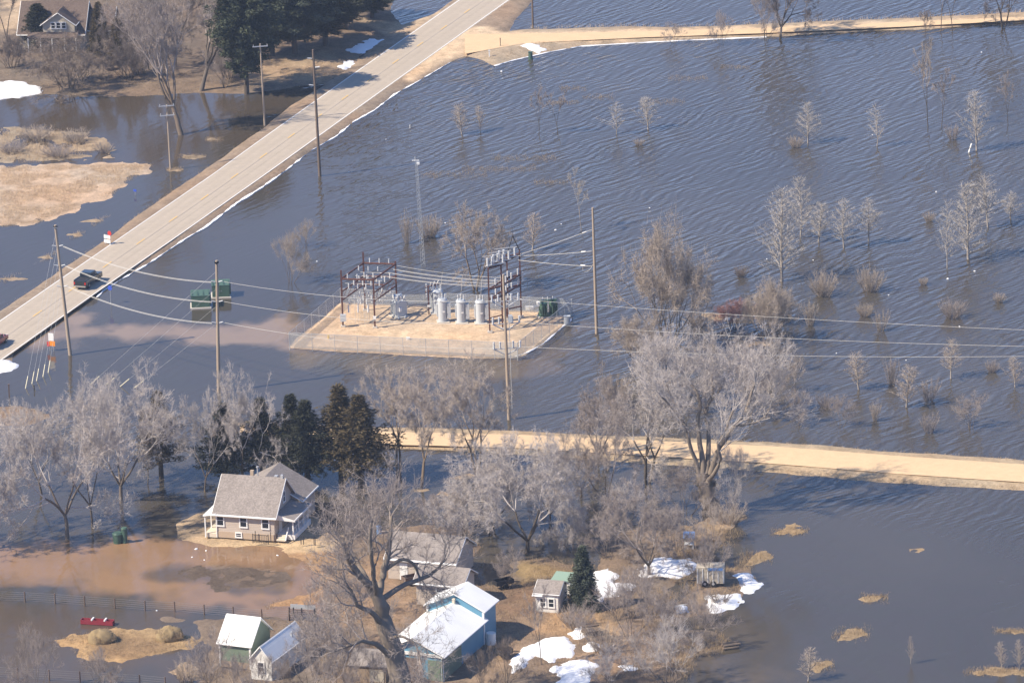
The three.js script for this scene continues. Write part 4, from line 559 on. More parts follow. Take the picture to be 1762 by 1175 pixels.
// ---------------------------------------------------------------- structures
mat('pole_wood', [0.40, 0.315, 0.235], 0.9); mat('pole_dark', [0.17, 0.125, 0.095], 0.9); mat('galvanised', [0.52, 0.53, 0.54], 0.5, { metalness: 0.3 }); mat('porcelain', [0.66, 0.67, 0.68], 0.35); mat('conductor', [0.62, 0.60, 0.56], 0.5, { metalness: 0.2 }); mat('weathered_steel', [0.115, 0.05, 0.04], 0.8); mat('brass', [0.4, 0.25, 0.12], 0.6);
mat('unit_grey', [0.49, 0.52, 0.545], 0.45); mat('unit_green', [0.075, 0.135, 0.10], 0.5); mat('concrete', [0.56, 0.52, 0.46], 0.9); mat('white_paint', [0.80, 0.79, 0.76], 0.6); mat('black_metal', [0.03, 0.03, 0.035], 0.6); mat('fence_wire', [0.50, 0.52, 0.53], 0.6, { metalness: 0.3 }); mat('dark_glass', [0.02, 0.025, 0.035], 0.08); mat('yellow', [0.8, 0.52, 0.06], 0.6); mat('red_paint', [0.55, 0.05, 0.045], 0.5); mat('orange_paint', [0.85, 0.28, 0.03], 0.6); mat('blue_sign', [0.05, 0.1, 0.5], 0.5);
const insGeo = (() => { const pts = []; for (let k = 0; k <= 6; k++) { pts.push(new THREE.Vector2(0.07, k * 0.12)); pts.push(new THREE.Vector2(0.13, k * 0.12 + 0.04)); } pts.push(new THREE.Vector2(0.001, 0.78)); return new THREE.LatheGeometry(pts, 7); })();   // post insulator 0.78 m tall
const insAt = (p, parent, s = 1, dir) => { const o = mesh('insulator', insGeo, M.porcelain, parent); o.position.copy(p); o.scale.setScalar(s); if (dir) o.quaternion.setFromUnitVectors(V3(0, 1, 0), dir.clone().normalize()); return o; };
// ---- utility poles: foot and head surveyed
function pole(fx, fy, tx, ty, label, r = 0.2, m = 'pole_wood') { const b = G(fx, fy), t = V(tx, ty, P(fx, fy)), o = thing('utility_pole', label, 'pole', V3(b.x, Math.max(b.y, 0), b.z), 0, 'utility poles'), top = t.sub(o.position), foot = top.clone().multiplyScalar(-0.8 / top.y); mesh('shaft', rod(foot, top, r, r * 0.62, 10), M[m], o); return { o, top, at: (h) => top.clone().multiplyScalar(h), world: (h, dx = 0, dz = 0) => top.clone().multiplyScalar(h).add(o.position).add(V3(dx, 0, dz)) }; }
const p1 = pole(120, 611, 94, 387, 'tall wooden transmission pole nearest the highway, leaning left', 0.26), p2 = pole(376, 675, 372, 448, 'tall wooden transmission pole in front of the green cabinets', 0.27), p3 = pole(876, 722, 866, 472, 'wooden pole with three tiers of switch arms before the substation', 0.25), p4 = pole(1027, 574, 1020, 357, 'tall grey pole in the water right of the substation', 0.24), p5 = pole(550, 303, 538, 85, 'tall dark pole in the water beside the highway', 0.25, 'pole_dark'), p6 = pole(2030, 835, 2032, 562, 'wooden pole past the right edge carrying the power lines', 0.25);
const p7 = pole(293, 292, 286, 180, 'wooden pole with two crossarms at the edge of the pond', 0.17), p8 = pole(455, 216, 447, 75, 'wooden pole with one wide crossarm across the pond', 0.17), p9 = pole(917, 46, 914, -75, 'brown pole at the far lane junction, cut by the top edge', 0.18, 'pole_dark'), p10 = pole(606, 48, 604, -60, 'pole behind the pines at the sandy drive', 0.17, 'pole_dark');
const arm = (p, h, w, name = 'crossarm', turn = 0.2) => { const c = p.at(h), g = box(w, 0.14, 0.14, 0, 0, 0.2, turn); g.translate(c.x, c.y, c.z); mesh(name, g, M.galvanised, p.o); return [-1, 1].map((s) => c.clone().add(V3(s * w * 0.45 * Math.cos(turn), 0.08, 0.2 - s * w * 0.45 * Math.sin(turn)))); };
for (const q of arm(p7, 0.985, 2.3)) insAt(q, p7.o, 0.35); for (const q of arm(p7, 0.84, 2.2)) insAt(q, p7.o, 0.35); for (const q of arm(p8, 0.97, 2.4)) insAt(q, p8.o, 0.35);
for (const [p, s] of [[p1, 1], [p2, 1]]) for (const h of [0.84, 0.69, 0.53]) { const c = p.at(h); for (const d of [-1, 1]) insAt(c.clone().add(V3(d * 0.2, 0, 0.1)), p.o, 0.7, V3(d, 0.25, 0.1)); }
for (const h of [0.93, 0.86, 0.72]) { const c = p5.at(h); insAt(c.clone().add(V3(h === 0.86 ? 0.2 : -0.2, 0, 0.1)), p5.o, 0.9, V3(h === 0.86 ? 1 : -1, 0.15, 0.1)); }
const p3tip = [];
for (const h of [0.80, 0.645, 0.475]) {   // three tiers of V arms with standing switches
  const c = p3.at(h), L = c.clone().add(V3(-1.55, 0.35, 0.3)), R = c.clone().add(V3(1.75, 0.35, -0.2));
  mesh('switch_arm', [rod(c.clone().add(V3(0, -0.55, 0)), L, 0.07), rod(c.clone().add(V3(0, -0.55, 0)), R, 0.07), rod(L, R, 0.06)], M.galvanised, p3.o);
  for (const q of [L, L.clone().lerp(c, 0.5).add(V3(0, 0.18, 0)), R, R.clone().lerp(c, 0.5).add(V3(0, 0.18, 0))]) insAt(q, p3.o, 1.15);
  p3tip.push([p3.o.position.clone().add(L).add(V3(0, 0.1, 0)), p3.o.position.clone().add(R).add(V3(0, 0.1, 0))]);
}
mesh('switch_rod', rod(p3.at(0.08).add(V3(0.45, 0, 0.2)), p3.at(0.82).add(V3(0.5, 0, 0.2)), 0.05), M.galvanised, p3.o);
mesh('control_box', box(0.5, 0.9, 0.4, 0.5, p3.top.y * 0.7, 0.25), M.unit_grey, p3.o);
function wire(a, b, sag, r, label, group, name = 'power_line', m = 'conductor') { const c = a.clone().lerp(b, 0.5); c.y -= sag * 2; const t = new THREE.TubeGeometry(new THREE.QuadraticBezierCurve3(a, c, b), 28, r, 4); return tag(mesh(name, t, M[m]), label, 'wire', group); }
['upper', 'middle', 'lower'].forEach((w, k) => {
  const h = [0.84, 0.69, 0.53][k];
  for (const d of [0, 1]) {
    const s = d ? 'front' : 'rear', z = d ? 0.35 : 0;
    wire(p1.world(h, 0.7, z), p2.world(h, -0.7, z), 1.0, 0.028, `${s} strand of the ${w} twin line from leaning pole to cabinet pole`, 'transmission lines');
  }
  wire(p2.world(h, 0.7, 0), p3tip[k][0], 0.9, 0.022, `${w} line from the cabinet pole to the switch pole`, 'transmission lines');
  wire(p3tip[k][1], p6.world([0.945, 0.865, 0.835][k], -0.5, 0), [0.5, 0.75, 0.85][k], 0.018, `${w} line running right from the switch pole over the flood`, 'transmission lines');
});
// guy wires with sleeves
function guy(p, h, gx, gy, label) {
  const b = P(gx, gy), a = p.world(h), d = b.clone().sub(a), o = thing('guy_wire', label, 'guy wire', V3(b.x, 0, b.z), 0, 'guy wires');
  const to = a.sub(o.position), u = to.clone().normalize(); mesh('strand', rod(u.clone().multiplyScalar(-0.8), to, 0.012, 0.012, 4), M.galvanised, o); mesh('sleeve', rod(u.clone().multiplyScalar(-0.3), u.clone().multiplyScalar(1.7), 0.065, 0.065, 6), mat('sleeve' + gx, [0.75, 0.68, 0.48], 0.7), o);
}
[[43, 668, 'leftmost'], [54, 660, 'second'], [62, 655, 'third'], [73, 648, 'fourth'], [82, 641, 'rightmost']].forEach(([x, y, w], k) => guy(p1, 0.95 - k * 0.1, x, y, `guy wire with yellow sleeve, ${w} of the five under the leaning pole`));
[[155, 661, 'leftmost'], [181, 663, 'second'], [206, 665, 'third'], [231, 667, 'rightmost']].forEach(([x, y, w], k) => guy(p2, 0.92 - k * 0.13, x, y, `guy wire with pale sleeve, ${w} of the four behind the left grove`));
for (const p of [p1, p2]) for (const s of [-1, 1]) mesh('pole_band', box(0.5, 0.16, 0.5, p.top.x * 0.985, p.top.y * 0.985, 0), M.galvanised, p.o);

// ---- lattice mast
{
  const b = G(728, 456), t = V(716, 277, b), o = thing('lattice_mast', 'thin galvanised lattice mast in the water behind the substation', 'mast', V3(b.x, 0, b.z)), top = t.sub(o.position), off = [V3(-0.28, 0, 0.16), V3(0.28, 0, 0.16), V3(0, 0, -0.32)], at = (k, f) => top.clone().multiplyScalar(f).add(off[k].clone().multiplyScalar(1 - 0.45 * f));
  for (let k = 0; k < 3; k++) mesh('leg', rod(at(k, -0.06), at(k, 1), 0.025, 0.02, 5), M.galvanised, o);
  const z = []; for (let i = 0; i < 26; i++) for (let k = 0; k < 3; k++) z.push(rod(at(k, i / 26), at((k + 1) % 3, (i + 1) / 26), 0.012, 0.012, 3));
  mesh('bracing', z, M.galvanised, o); mesh('antenna', [rod(at(0, 1), at(0, 1).add(V3(0, 0.7, 0)), 0.03), box(1.0, 0.1, 0.1, top.x - 0.1, top.y + 0.1, 0), box(0.4, 0.3, 0.3, top.x + 0.25, top.y - 0.3, 0.2)], M.white_paint, o);
}
// ---- pad cabinets
function cabinet(x, y, w, h, d, label) {
  const b = G(x, y), turn = 0.06, o = thing('transformer_cabinet', label, 'transformer', V3(b.x, 0, b.z), turn, 'green pad transformers');
  mesh('pad', box(w + 0.35, 1.0, d + 0.5, 0, -0.32, -d / 2), M.concrete, o);
  const body = mesh('body', box(w, h, d, 0, 0.182 + h / 2, -d / 2), M.unit_green, o); mesh('lid', slab(V3(-w / 2 - 0.06, 0.19 + h, 0.08), V3(w / 2 + 0.06, 0.19 + h, 0.08), V3(w / 2 + 0.06, 0.38 + h, -d - 0.06), V3(-w / 2 - 0.06, 0.38 + h, -d - 0.06), 0.1), M.unit_green, o);
  for (let k = 0; k < 4; k++) mesh('rib', box(0.05, 0.07, d, lerp(-w / 2 + 0.1, w / 2 - 0.1, k / 3), 0.34 + h, -d / 2), M.unit_green, o);
  for (const s of [-1, 1]) { const dr = mesh('door', box(w / 2 - 0.06, h - 0.2, 0.04, s * w / 4, 0.2 + h / 2, 0.03), M.unit_green, o); mesh('handle', box(0.05, 0.2, 0.05, s * 0.1, 0.2 + h / 2, 0.06), M.galvanised, dr); }
  for (let k = 0; k < 5; k++) mesh('cooling_fin', box(0.16, h * 0.75, 0.08, w / 2 + 0.08, 0.2 + h * 0.5, -d * (0.2 + 0.15 * k)), M.unit_green, o);
}
cabinet(345, 531, 2.5, 1.65, 2.3, 'green pad transformer on a white slab, nearer of the pair'); cabinet(380, 513, 2.4, 1.65, 2.3, 'green pad transformer behind the tall pole, farther of the pair');

// ---- substation
const padY = 0.33, S = (x, y) => { const p = P(x, y, padY); return V3(p.x, padY - 0.03, p.z); };
{ // chain link fence: posts every 3 m, wire netting between
  const cor = [[498, 598], [586, 521], [985, 540], [891, 616]].map(([x, y]) => S(x, y)), c = cor.reduce((s, p) => s.add(p), V3(0, 0, 0)).multiplyScalar(0.25), o = thing('chain_link_fence', 'galvanised chain link fence round the substation yard', 'fence', V3(c.x, padY - 0.05, c.z));
  const H = 2.1; for (let k = 0; k < 4; k++) {
    const a = cor[k].clone().sub(o.position).setY(0), b = cor[(k + 1) % 4].clone().sub(o.position).setY(0), L = a.distanceTo(b), n = Math.round(L / 3), u = b.clone().sub(a).normalize();
    for (let i = 0; i < n; i++) {
      const p = a.clone().lerp(b, i / n), q = a.clone().lerp(b, (i + 1) / n), w = p.distanceTo(q);
      mesh('post', rod(p.clone().setY(-0.4), p.clone().setY(H + 0.05), i ? 0.035 : 0.06, i ? 0.035 : 0.06, 6), M.galvanised, o);
      mesh('top_rail', rod(p.clone().setY(H), q.clone().setY(H), 0.025, 0.025, 4), M.galvanised, o);
      const gb = new GB(); for (let s = -H; s < w; s += 0.11) for (const d of [1, -1]) { let x0 = s, x1 = s + H, y0 = d > 0 ? 0.04 : H, y1 = d > 0 ? H : 0.04; if (x0 < 0) { y0 += (y1 - y0) * (-x0 / (x1 - x0)); x0 = 0; } if (x1 > w) { y1 = y0 + (y1 - y0) * ((w - x0) / (x1 - x0)); x1 = w; } if (x1 - x0 < 0.05) continue; const A = p.clone().addScaledVector(u, x0).setY(y0), B = p.clone().addScaledVector(u, x1).setY(y1), t = V3(0, 0.013, 0); gb.tri(A.clone().add(t), A.clone().sub(t), B.clone().add(t)); gb.tri(B.clone().add(t), A.clone().sub(t), B.clone().sub(t)); }
      mesh('netting', gb.geo(), M.fence_wire, o);
    }
  }
}
{ // left steel bay
  const A = S(590, 562), B = S(645, 564), C = S(683, 536), D = S(628, 534), o = thing('steel_bay', 'brown steel bus structure with rows of insulators at the left of the substation', 'steel structure', V3(A.x, A.y, A.z)), l = (p, h) => p.clone().sub(o.position).setY(h);
  const h1 = 6.7, mids = [4.9, 3.7];
  for (const [p, h] of [[A, 7.9], [B, 7.0], [C, 7.1], [D, 8.2]]) { mesh('column', box(0.22, h, 0.22, p.x - A.x, h / 2, p.z - A.z), M.weathered_steel, o); mesh('footing', box(0.6, 0.25, 0.6, p.x - A.x, 0.1, p.z - A.z), M.concrete, o); }
  for (const [p, q] of [[A, D], [B, C], [A, B], [D, C]]) mesh('top_beam', beam(l(p, h1), l(q, h1), 0.2), M.weathered_steel, o);
  for (const h of mids) for (const [p, q] of [[A, D], [B, C]]) mesh('mid_beam', beam(l(p, h), l(q, h), 0.17), M.weathered_steel, o);
  mesh('mid_beam', beam(l(D, mids[0]), l(C, mids[0]), 0.17), M.weathered_steel, o); mesh('mid_beam', beam(l(A, mids[0]).lerp(l(D, mids[0]), 0.5), l(B, mids[0]).lerp(l(C, mids[0]), 0.5), 0.17), M.weathered_steel, o);
  const br = []; for (const [p, q] of [[A, D], [B, C]]) for (let k = 0; k < 4; k++) br.push(rod(l(p, mids[1]).lerp(l(q, mids[1]), k / 4), l(p, mids[0]).lerp(l(q, mids[0]), (k + 1) / 4), 0.03, 0.03, 4)); mesh('lattice_bracing', br, M.weathered_steel, o);
  for (const t of [0.0, 0.5, 1.0]) for (const s of [0.2, 0.5, 0.8]) insAt(l(A, h1 + 0.1).lerp(l(D, h1 + 0.1), t).lerp(l(B, h1 + 0.1).lerp(l(C, h1 + 0.1), t), s), o, 0.8);
  for (const h of mids) for (const t of [0.15, 0.38, 0.62, 0.85]) for (const s of [0.12, 0.4, 0.66, 0.92]) { const p = l(A, h).lerp(l(D, h), t).lerp(l(B, h).lerp(l(C, h), t), s); insAt(p.add(V3(0, h === mids[0] ? 0.1 : -0.1, 0)), o, 0.95, V3(0, h === mids[0] ? 1 : -1, 0)); }
  const sw = []; for (const t of [0.15, 0.38, 0.62, 0.85]) for (const h of [mids[0] + 0.85, mids[1] - 0.85]) sw.push(rod(l(A, h).lerp(l(D, h), t), l(B, h).lerp(l(C, h), t), 0.03, 0.03, 4)); mesh('bus_bar', sw, M.conductor, o);
  for (const t of [0.1, 0.3, 0.5, 0.75]) for (const s of [0.05, 0.35, 0.65]) mesh('dropper', rod(l(A, 0.3).lerp(l(D, 0.3), t).lerp(l(B, 0.3), s), l(A, mids[1]).lerp(l(D, mids[1]), t).lerp(l(B, mids[1]), s), 0.018, 0.018, 4), M.conductor, o);
  for (const [t, s, y] of [[0.06, 0.15, 1.9], [0.1, 0.42, 1.9], [0.12, 0.72, 1.9], [0.4, 0.3, 2.4], [0.45, 0.62, 2.5]]) { const p = l(A, y).lerp(l(D, y), t).lerp(l(B, y).lerp(l(C, y), t), s); const f = mesh('fuse_tube', rod(p, p.clone().add(V3(0, 0.95, 0)), 0.13, 0.1, 7), M.porcelain, o); mesh('cap', rod(p.clone().add(V3(0, 0.95, 0)), p.clone().add(V3(0, 1.1, 0)), 0.05, 0.05, 6), M.galvanised, f); }
  mesh('control_cabinet', box(0.75, 0.95, 0.45, 0.05, 1.35, 0.3), M.unit_grey, o); mesh('control_cabinet', box(0.4, 0.4, 0.3, B.x - A.x, 1.5, B.z - A.z + 0.28), M.white_paint, o);
}
const busTop = [];
{ // right tower
  const A = S(843, 572), B = S(865, 566), C = S(897, 546), D = S(875, 551), o = thing('steel_tower', 'tall brown steel switch tower topped with white insulators at the right of the substation', 'steel structure', V3(A.x, A.y, A.z)), l = (p, h) => p.clone().sub(o.position).setY(h), hs = [8.9, 6.0, 4.6];
  for (const [p, h] of [[A, 9.0], [B, 9.0], [C, 9.5], [D, 9.2]]) { mesh('column', box(0.2, h, 0.2, p.x - A.x, h / 2, p.z - A.z), M.weathered_steel, o); mesh('footing', box(0.65, 0.3, 0.65, p.x - A.x, 0.1, p.z - A.z), M.concrete, o); }
  for (const h of hs) for (const [p, q] of [[A, D], [B, C], [A, B], [D, C]]) mesh(h === hs[0] ? 'top_beam' : 'mid_beam', beam(l(p, h), l(q, h), 0.18), M.weathered_steel, o);
  mesh('low_beam', beam(l(A, 2.0), l(B, 2.0), 0.12), M.weathered_steel, o); mesh('low_beam', beam(l(D, 1.6), l(C, 1.6), 0.14), M.weathered_steel, o);
  const pk = l(C, 11.6).lerp(l(D, 11.6), 0.5); mesh('lightning_peak', [rod(l(C, 9.4), pk, 0.07, 0.06, 5), rod(l(D, 9.1), pk, 0.07, 0.06, 5), rod(pk, pk.clone().add(V3(-0.05, 1.4, 0)), 0.03, 0.012, 5)], M.black_metal, o);
  for (const t of [0.05, 0.36, 0.68]) { const base = mesh('switch_base', beam(l(A, 9.1).lerp(l(D, 9.1), t).add(V3(-0.5, 0, 0)), l(B, 9.1).lerp(l(C, 9.1), t).add(V3(0.5, 0, 0)), 0.13), M.galvanised, o); for (const s of [-0.1, 0.25, 1.1]) insAt(l(A, 9.15).lerp(l(D, 9.15), t).lerp(l(B, 9.15).lerp(l(C, 9.15), t), s), o, 1.45); mesh('switch_blade', rod(l(A, 10.35).lerp(l(D, 10.35), t).add(V3(-0.8, 0.1, 0)), l(B, 10.35).lerp(l(C, 10.35), t).add(V3(0.5, 0, 0)), 0.05, 0.05, 5), M.conductor, o); }
  for (const h of [6.1, 4.7, 3.2]) for (const t of [0.3, 0.6, 0.95]) for (const s of [0.1, 0.9]) insAt(l(A, h).lerp(l(D, h), t).lerp(l(B, h).lerp(l(C, h), t), s), o, 1.1);
  for (const [t, y] of [[0.35, 3.0], [0.75, 3.2], [1.0, 2.6]]) { const p = l(B, y).lerp(l(C, y), t); mesh('fuse_arm', [rod(p.clone().add(V3(-0.9, 0.2, 0.2)), p.clone().add(V3(0.7, -0.25, 0)), 0.09, 0.07, 6)], M.porcelain, o); }
  mesh('control_cabinet', box(0.5, 1.1, 0.4, D.x - A.x - 0.2, 1.2, D.z - A.z + 0.3), M.weathered_steel, o);
  mesh('arrester', [rod(l(C, 5.2).add(V3(0.3, 0, 0)), l(C, 6.4).add(V3(0.3, 0, 0)), 0.16, 0.16, 7)], M.porcelain, o);
  busTop.push(o);
}
// bus strung between the two
for (let k = 0; k < 7; k++) { const t = 0.35 + 0.65 * k / 6, a = S(645, 564).lerp(S(683, 536), t).setY(0), b = S(843, 572).lerp(S(875, 551), t).setY(0); a.y = 6.5 - (k % 2) * 0.35; b.y = 5.9 - (k % 2) * 0.35; a.y += padY; b.y += padY; wire(a, b, 0.3, 0.024, ['nearest', 'second nearest', 'third nearest', 'middle', 'third farthest', 'second farthest', 'farthest'][k] + ' strung wire of the overhead bus between steel bay and tower', 'substation bus wires', 'bus_wire'); }
for (const [x, y, ty, w] of [[757, 518, 468, 'leftmost'], [792, 520, 472, 'middle'], [826, 521, 474, 'rightmost']]) { const b = S(x + 3, 556), a = V(x, y, b), t = V(x + 4, ty, b); wire(a, t, -0.05, 0.02, `${w} dropper wire from the bus to the tall grey units`, 'bus droppers', 'dropper_wire'); }
// incoming lines to the right pole
{ const c = [V(893, 438, S(897, 546)), V(891, 440, S(893, 549)), V(888, 447, S(886, 552))]; [['upper', 395], ['middle', 432], ['lower', 458]].forEach(([w, y], k) => { const e = V(1021, y, p4.o.position), a = c[k]; wire(a, e.clone().add(V3(-0.2, 0, 0)), 0.12, 0.03, `${w} of three lines from the switch tower to the grey pole`, 'substation tap lines'); const u = a.clone().sub(e).normalize(); insAt(e.sub(p4.o.position).addScaledVector(u, 1.2), p4.o, 0.9, u); }); mesh('jumper', new THREE.TubeGeometry(new THREE.CatmullRomCurve3([[1003, 459], [1004, 467], [1012, 466], [1021, 455]].map(([x, y]) => V(x, y, p4.o.position).sub(p4.o.position))), 12, 0.025, 4), M.conductor, p4.o); }
function tallUnit(x, y, w, h, label, tank = true) {
  const b = S(x, y), o = thing('voltage_regulator', label, 'transformer', b, 0.1, 'tall grey units in the substation'), r = w / 2;
  mesh('plinth', box(w + 0.3, 0.2, w + 0.3, 0, 0.06, -r), M.concrete, o);
  const shell = new THREE.CylinderGeometry(r * 0.92, r * 0.92, h, 8); shell.rotateY(Math.PI / 8); shell.translate(-0.05, 0.17 + h / 2, -r); mesh('tank', shell, M.unit_grey, o);
  for (let k = 0; k < 4; k++) mesh('radiator_fin', box(0.5, h * 0.72, 0.09, r + 0.12, 0.2 + h * 0.5, -r * 0.35 - k * 0.28), M.unit_grey, o);
  mesh('radiator_fin', box(0.16, h * 0.6, 0.6, -r - 0.04, 0.2 + h * 0.52, -r * 1.2), M.unit_grey, o);
  const lid = new THREE.CylinderGeometry(r * 0.8, r * 1.06, 0.28, 10); lid.translate(-0.02, h + 0.3, -r); mesh('cover', lid, M.unit_grey, o);
  for (const q of [-0.6, 0, 0.55]) insAt(V3(q * r, h + 0.42, -r + (q ? 0.1 : -0.25)), o, 0.85);
  mesh('nameplate', box(0.3, 0.2, 0.02, 0.1, h * 0.55, -r + r * 0.92 * 0.93 + 0.02), M.white_paint, o);
}
tallUnit(763, 556, 1.35, 2.9, 'tall grey voltage regulator, leftmost of three in front'); tallUnit(795, 557, 1.35, 2.8, 'tall grey voltage regulator, middle of three in front'); tallUnit(828, 558, 1.35, 2.8, 'tall grey voltage regulator beside the switch tower'); tallUnit(754, 541, 1.7, 2.9, 'broad grey unit half hidden behind the leftmost regulator');
{ // power transformer with bushings and radiators
  const b = S(690, 546), o = thing('power_transformer', 'weathered grey power transformer with bushings beside the steel bay', 'transformer', b, 0.5);
  mesh('plinth', box(2, 0.2, 2.2, 0, 0.06, -0.6), M.concrete, o); mesh('tank', box(1.25, 2.1, 1.5, 0, 1.2, -0.6), M.unit_grey, o);
  for (let k = 0; k < 6; k++) for (const s of [-1, 1]) mesh('radiator_fin', box(0.28, 1.6, 0.07, s * 0.76, 1.25, -1.25 + k * 0.26), M.unit_grey, o);
  mesh('conservator', new THREE.CylinderGeometry(0.28, 0.28, 1.3, 10).rotateZ(Math.PI / 2).translate(0.1, 2.75, -1.1), M.unit_grey, o);
  for (const q of [-0.45, 0, 0.45]) { insAt(V3(q, 2.25, -0.2), o, 1.0, V3(q * 0.6, 1, 0.35)); insAt(V3(q, 2.25, -0.7), o, 0.8, V3(q * 0.6, 1, -0.2)); }
  for (const q of [-0.5, 0.5]) mesh('pipe', rod(V3(q, 0.3, 0.3), V3(q - 0.4, 0.15, 0.9), 0.09, 0.09, 6), M.unit_grey, o);
  mesh('gauge_box', box(0.35, 0.5, 0.2, -0.2, 1.2, 0.25), M.white_paint, o);
}
{ // small switch frame
  const A = S(738, 541), B = S(751, 536), o = thing('switch_frame', 'small brown frame of tangled switchgear behind the regulators', 'steel structure', A);
  const d = B.clone().sub(A); for (const t of [0, 1]) mesh('column', box(0.16, 4.0, 0.16, d.x * t, 2.0, d.z * t), M.weathered_steel, o);
  for (const h of [3.9, 3.2]) mesh('crossbar', beam(V3(-0.4, h, 0), V3(d.x + 0.4, h, d.z), 0.14), M.weathered_steel, o);
  for (const h of [3.95, 3.25, 2.6]) for (const t of [-0.2, 0.3, 0.75, 1.2]) insAt(V3(d.x * t, h, d.z * t + 0.1), o, 0.7, V3(0.4 * t, 1, 0.4));
  mesh('sign', box(0.4, 0.28, 0.03, 0, 1.25, 0.12), M.white_paint, o);
}
{ // green transformer in the far right corner
  const b = S(945, 545), o = thing('power_transformer', 'dark green transformer with two tanks in the right corner of the yard', 'transformer', b, 0.25);
  mesh('plinth', box(3.2, 0.2, 1.6, 0.1, 0.06, -0.4), M.concrete, o);
  for (const s of [-0.72, 0.72]) { const g = new THREE.CylinderGeometry(0.6, 0.6, 1.7, 12); g.translate(s, 1.1, -0.4); const t = mesh('tank', g, M.unit_green, o); const c = new THREE.CylinderGeometry(0.35, 0.66, 0.2, 12); c.translate(s, 2.0, -0.4); mesh('cover', c, M.unit_green, t); for (let k = 0; k < 3; k++) mesh('fin', box(0.08, 1.2, 0.34, s - 0.3 + 0.3 * k, 1.05, 0.3), M.unit_green, t); }
  mesh('crosspiece', box(2.5, 0.2, 0.3, 0, 2.2, -0.5), M.unit_green, o); mesh('base_frame', box(2.6, 0.3, 1.2, 0, 0.3, -0.35), M.unit_green, o);
  mesh('terminal_box', box(0.45, 0.6, 0.4, -1.35, 1.9, -0.3), M.white_paint, o); for (const s of [-0.7, 0, 0.7]) insAt(V3(s, 2.28, -0.5), o, 0.55);
}
for (const [x, y, w, d, h, m, label] of [[976, 556, 0.9, 0.6, 1.0, 'unit_grey', 'small grey meter box by the right fence corner'], [911, 532, 1.1, 0.5, 0.35, 'white_paint', 'low white box by the rear fence'], [565, 583, 0.28, 0.28, 0.5, 'yellow', 'little yellow marker on the gravel inside the fence'], [702, 584, 0.5, 0.3, 0.25, 'white_paint', 'little white cover on the gravel near the front fence'], [913, 102, 0.75, 0.6, 1.2, 'unit_green', 'small green pedestal standing at the junction shore']]) {
  const b = x < 912 || x > 950 ? S(x, y) : G(x, y); if (x === 913) b.y = Math.max(b.y, 0); const o = thing('utility_box', label, 'box', b); mesh('body', new THREE.CylinderGeometry(w * 0.55, w * 0.6, h, 4).rotateY(Math.PI / 4).scale(1.15, 1, d / w * 1.15).translate(0, h / 2, 0), M[m], o); mesh('cap', box(w * 0.98, 0.07, d * 0.98, 0, h + 0.035, 0), M[m], o);
}

// ---------------------------------------------------------------- buildings
const shingleTex = noiseTex(512, (u, v) => { const row = Math.floor(v * 48), f = v * 48 - row; return 0.62 + 0.2 * (hash(Math.floor(u * 40 + (row % 2) * 0.5) % 40, row) - 0.5) + 0.12 * (tnoise(u, v, 128, 3) - 0.5) - (f < 0.12 ? 0.14 : 0) + 0.14 * (tfbm(u, v, 6, 3, 8) - 0.5); }, 1);
const sidingBump = noiseTex(256, (u, v) => (v * 16) % 1, 1), ribBump = noiseTex(256, (u, v) => ((u * 10) % 1) < 0.12 ? 1 : 0.3 + 0.1 * tnoise(u, v, 32, 2), 1), stainTex = noiseTex(256, (u, v) => 0.93 + 0.14 * (tfbm(u, v, 5, 4, 6) - 0.5), 1);
const tex = (t, a, b) => { const c = t.clone(); c.repeat.set(a, b); return c; };
mat('roof_taupe', [0.455, 0.395, 0.355], 0.9, { map: tex(shingleTex, 0.16, 0.16), bumpMap: tex(shingleTex, 0.16, 0.16), bumpScale: 0.012, specularIntensity: 0.2 }); mat('roof_brown', [0.24, 0.18, 0.15], 0.9, { map: tex(shingleTex, 0.16, 0.16), bumpMap: tex(shingleTex, 0.16, 0.16), bumpScale: 0.012, specularIntensity: 0.2 });
mat('siding_tan', [0.56, 0.475, 0.40], 0.75, { map: tex(stainTex, 0.25, 0.25), bumpMap: tex(sidingBump, 0.3, 0.3), bumpScale: 0.012 }); mat('foundation', [0.47, 0.36, 0.26], 0.9); mat('trim', [0.80, 0.79, 0.77], 0.6); mat('siding_cream', [0.52, 0.46, 0.37], 0.8, { map: tex(stainTex, 0.25, 0.25), bumpMap: tex(sidingBump, 0.3, 0.3), bumpScale: 0.012 });
mat('metal_white', [0.93, 0.92, 0.88], 0.75, { specularIntensity: 0.15, map: tex(stainTex, 0.12, 0.12), bumpMap: tex(ribBump, 0.35, 0.35), bumpScale: 0.006 }); mat('metal_blue', [0.13, 0.30, 0.43], 0.5, { map: tex(stainTex, 0.2, 0.2), bumpMap: tex(ribBump, 0.35, 0.35), bumpScale: 0.006 }); mat('siding_green', [0.17, 0.215, 0.16], 0.8, { map: tex(stainTex, 0.3, 0.3), bumpMap: tex(ribBump, 0.3, 0.3), bumpScale: 0.006 }); mat('siding_white', [0.76, 0.74, 0.70], 0.75, { map: tex(stainTex, 0.3, 0.3), bumpMap: tex(sidingBump, 0.3, 0.3), bumpScale: 0.012 }); mat('plank', [0.36, 0.27, 0.19], 0.9, { map: tex(stainTex, 0.5, 0.5) }); mat('door_brown', [0.16, 0.11, 0.085], 0.8); mat('roof_green', [0.26, 0.36, 0.28], 0.7); mat('step_stone', [0.66, 0.58, 0.46], 0.9);
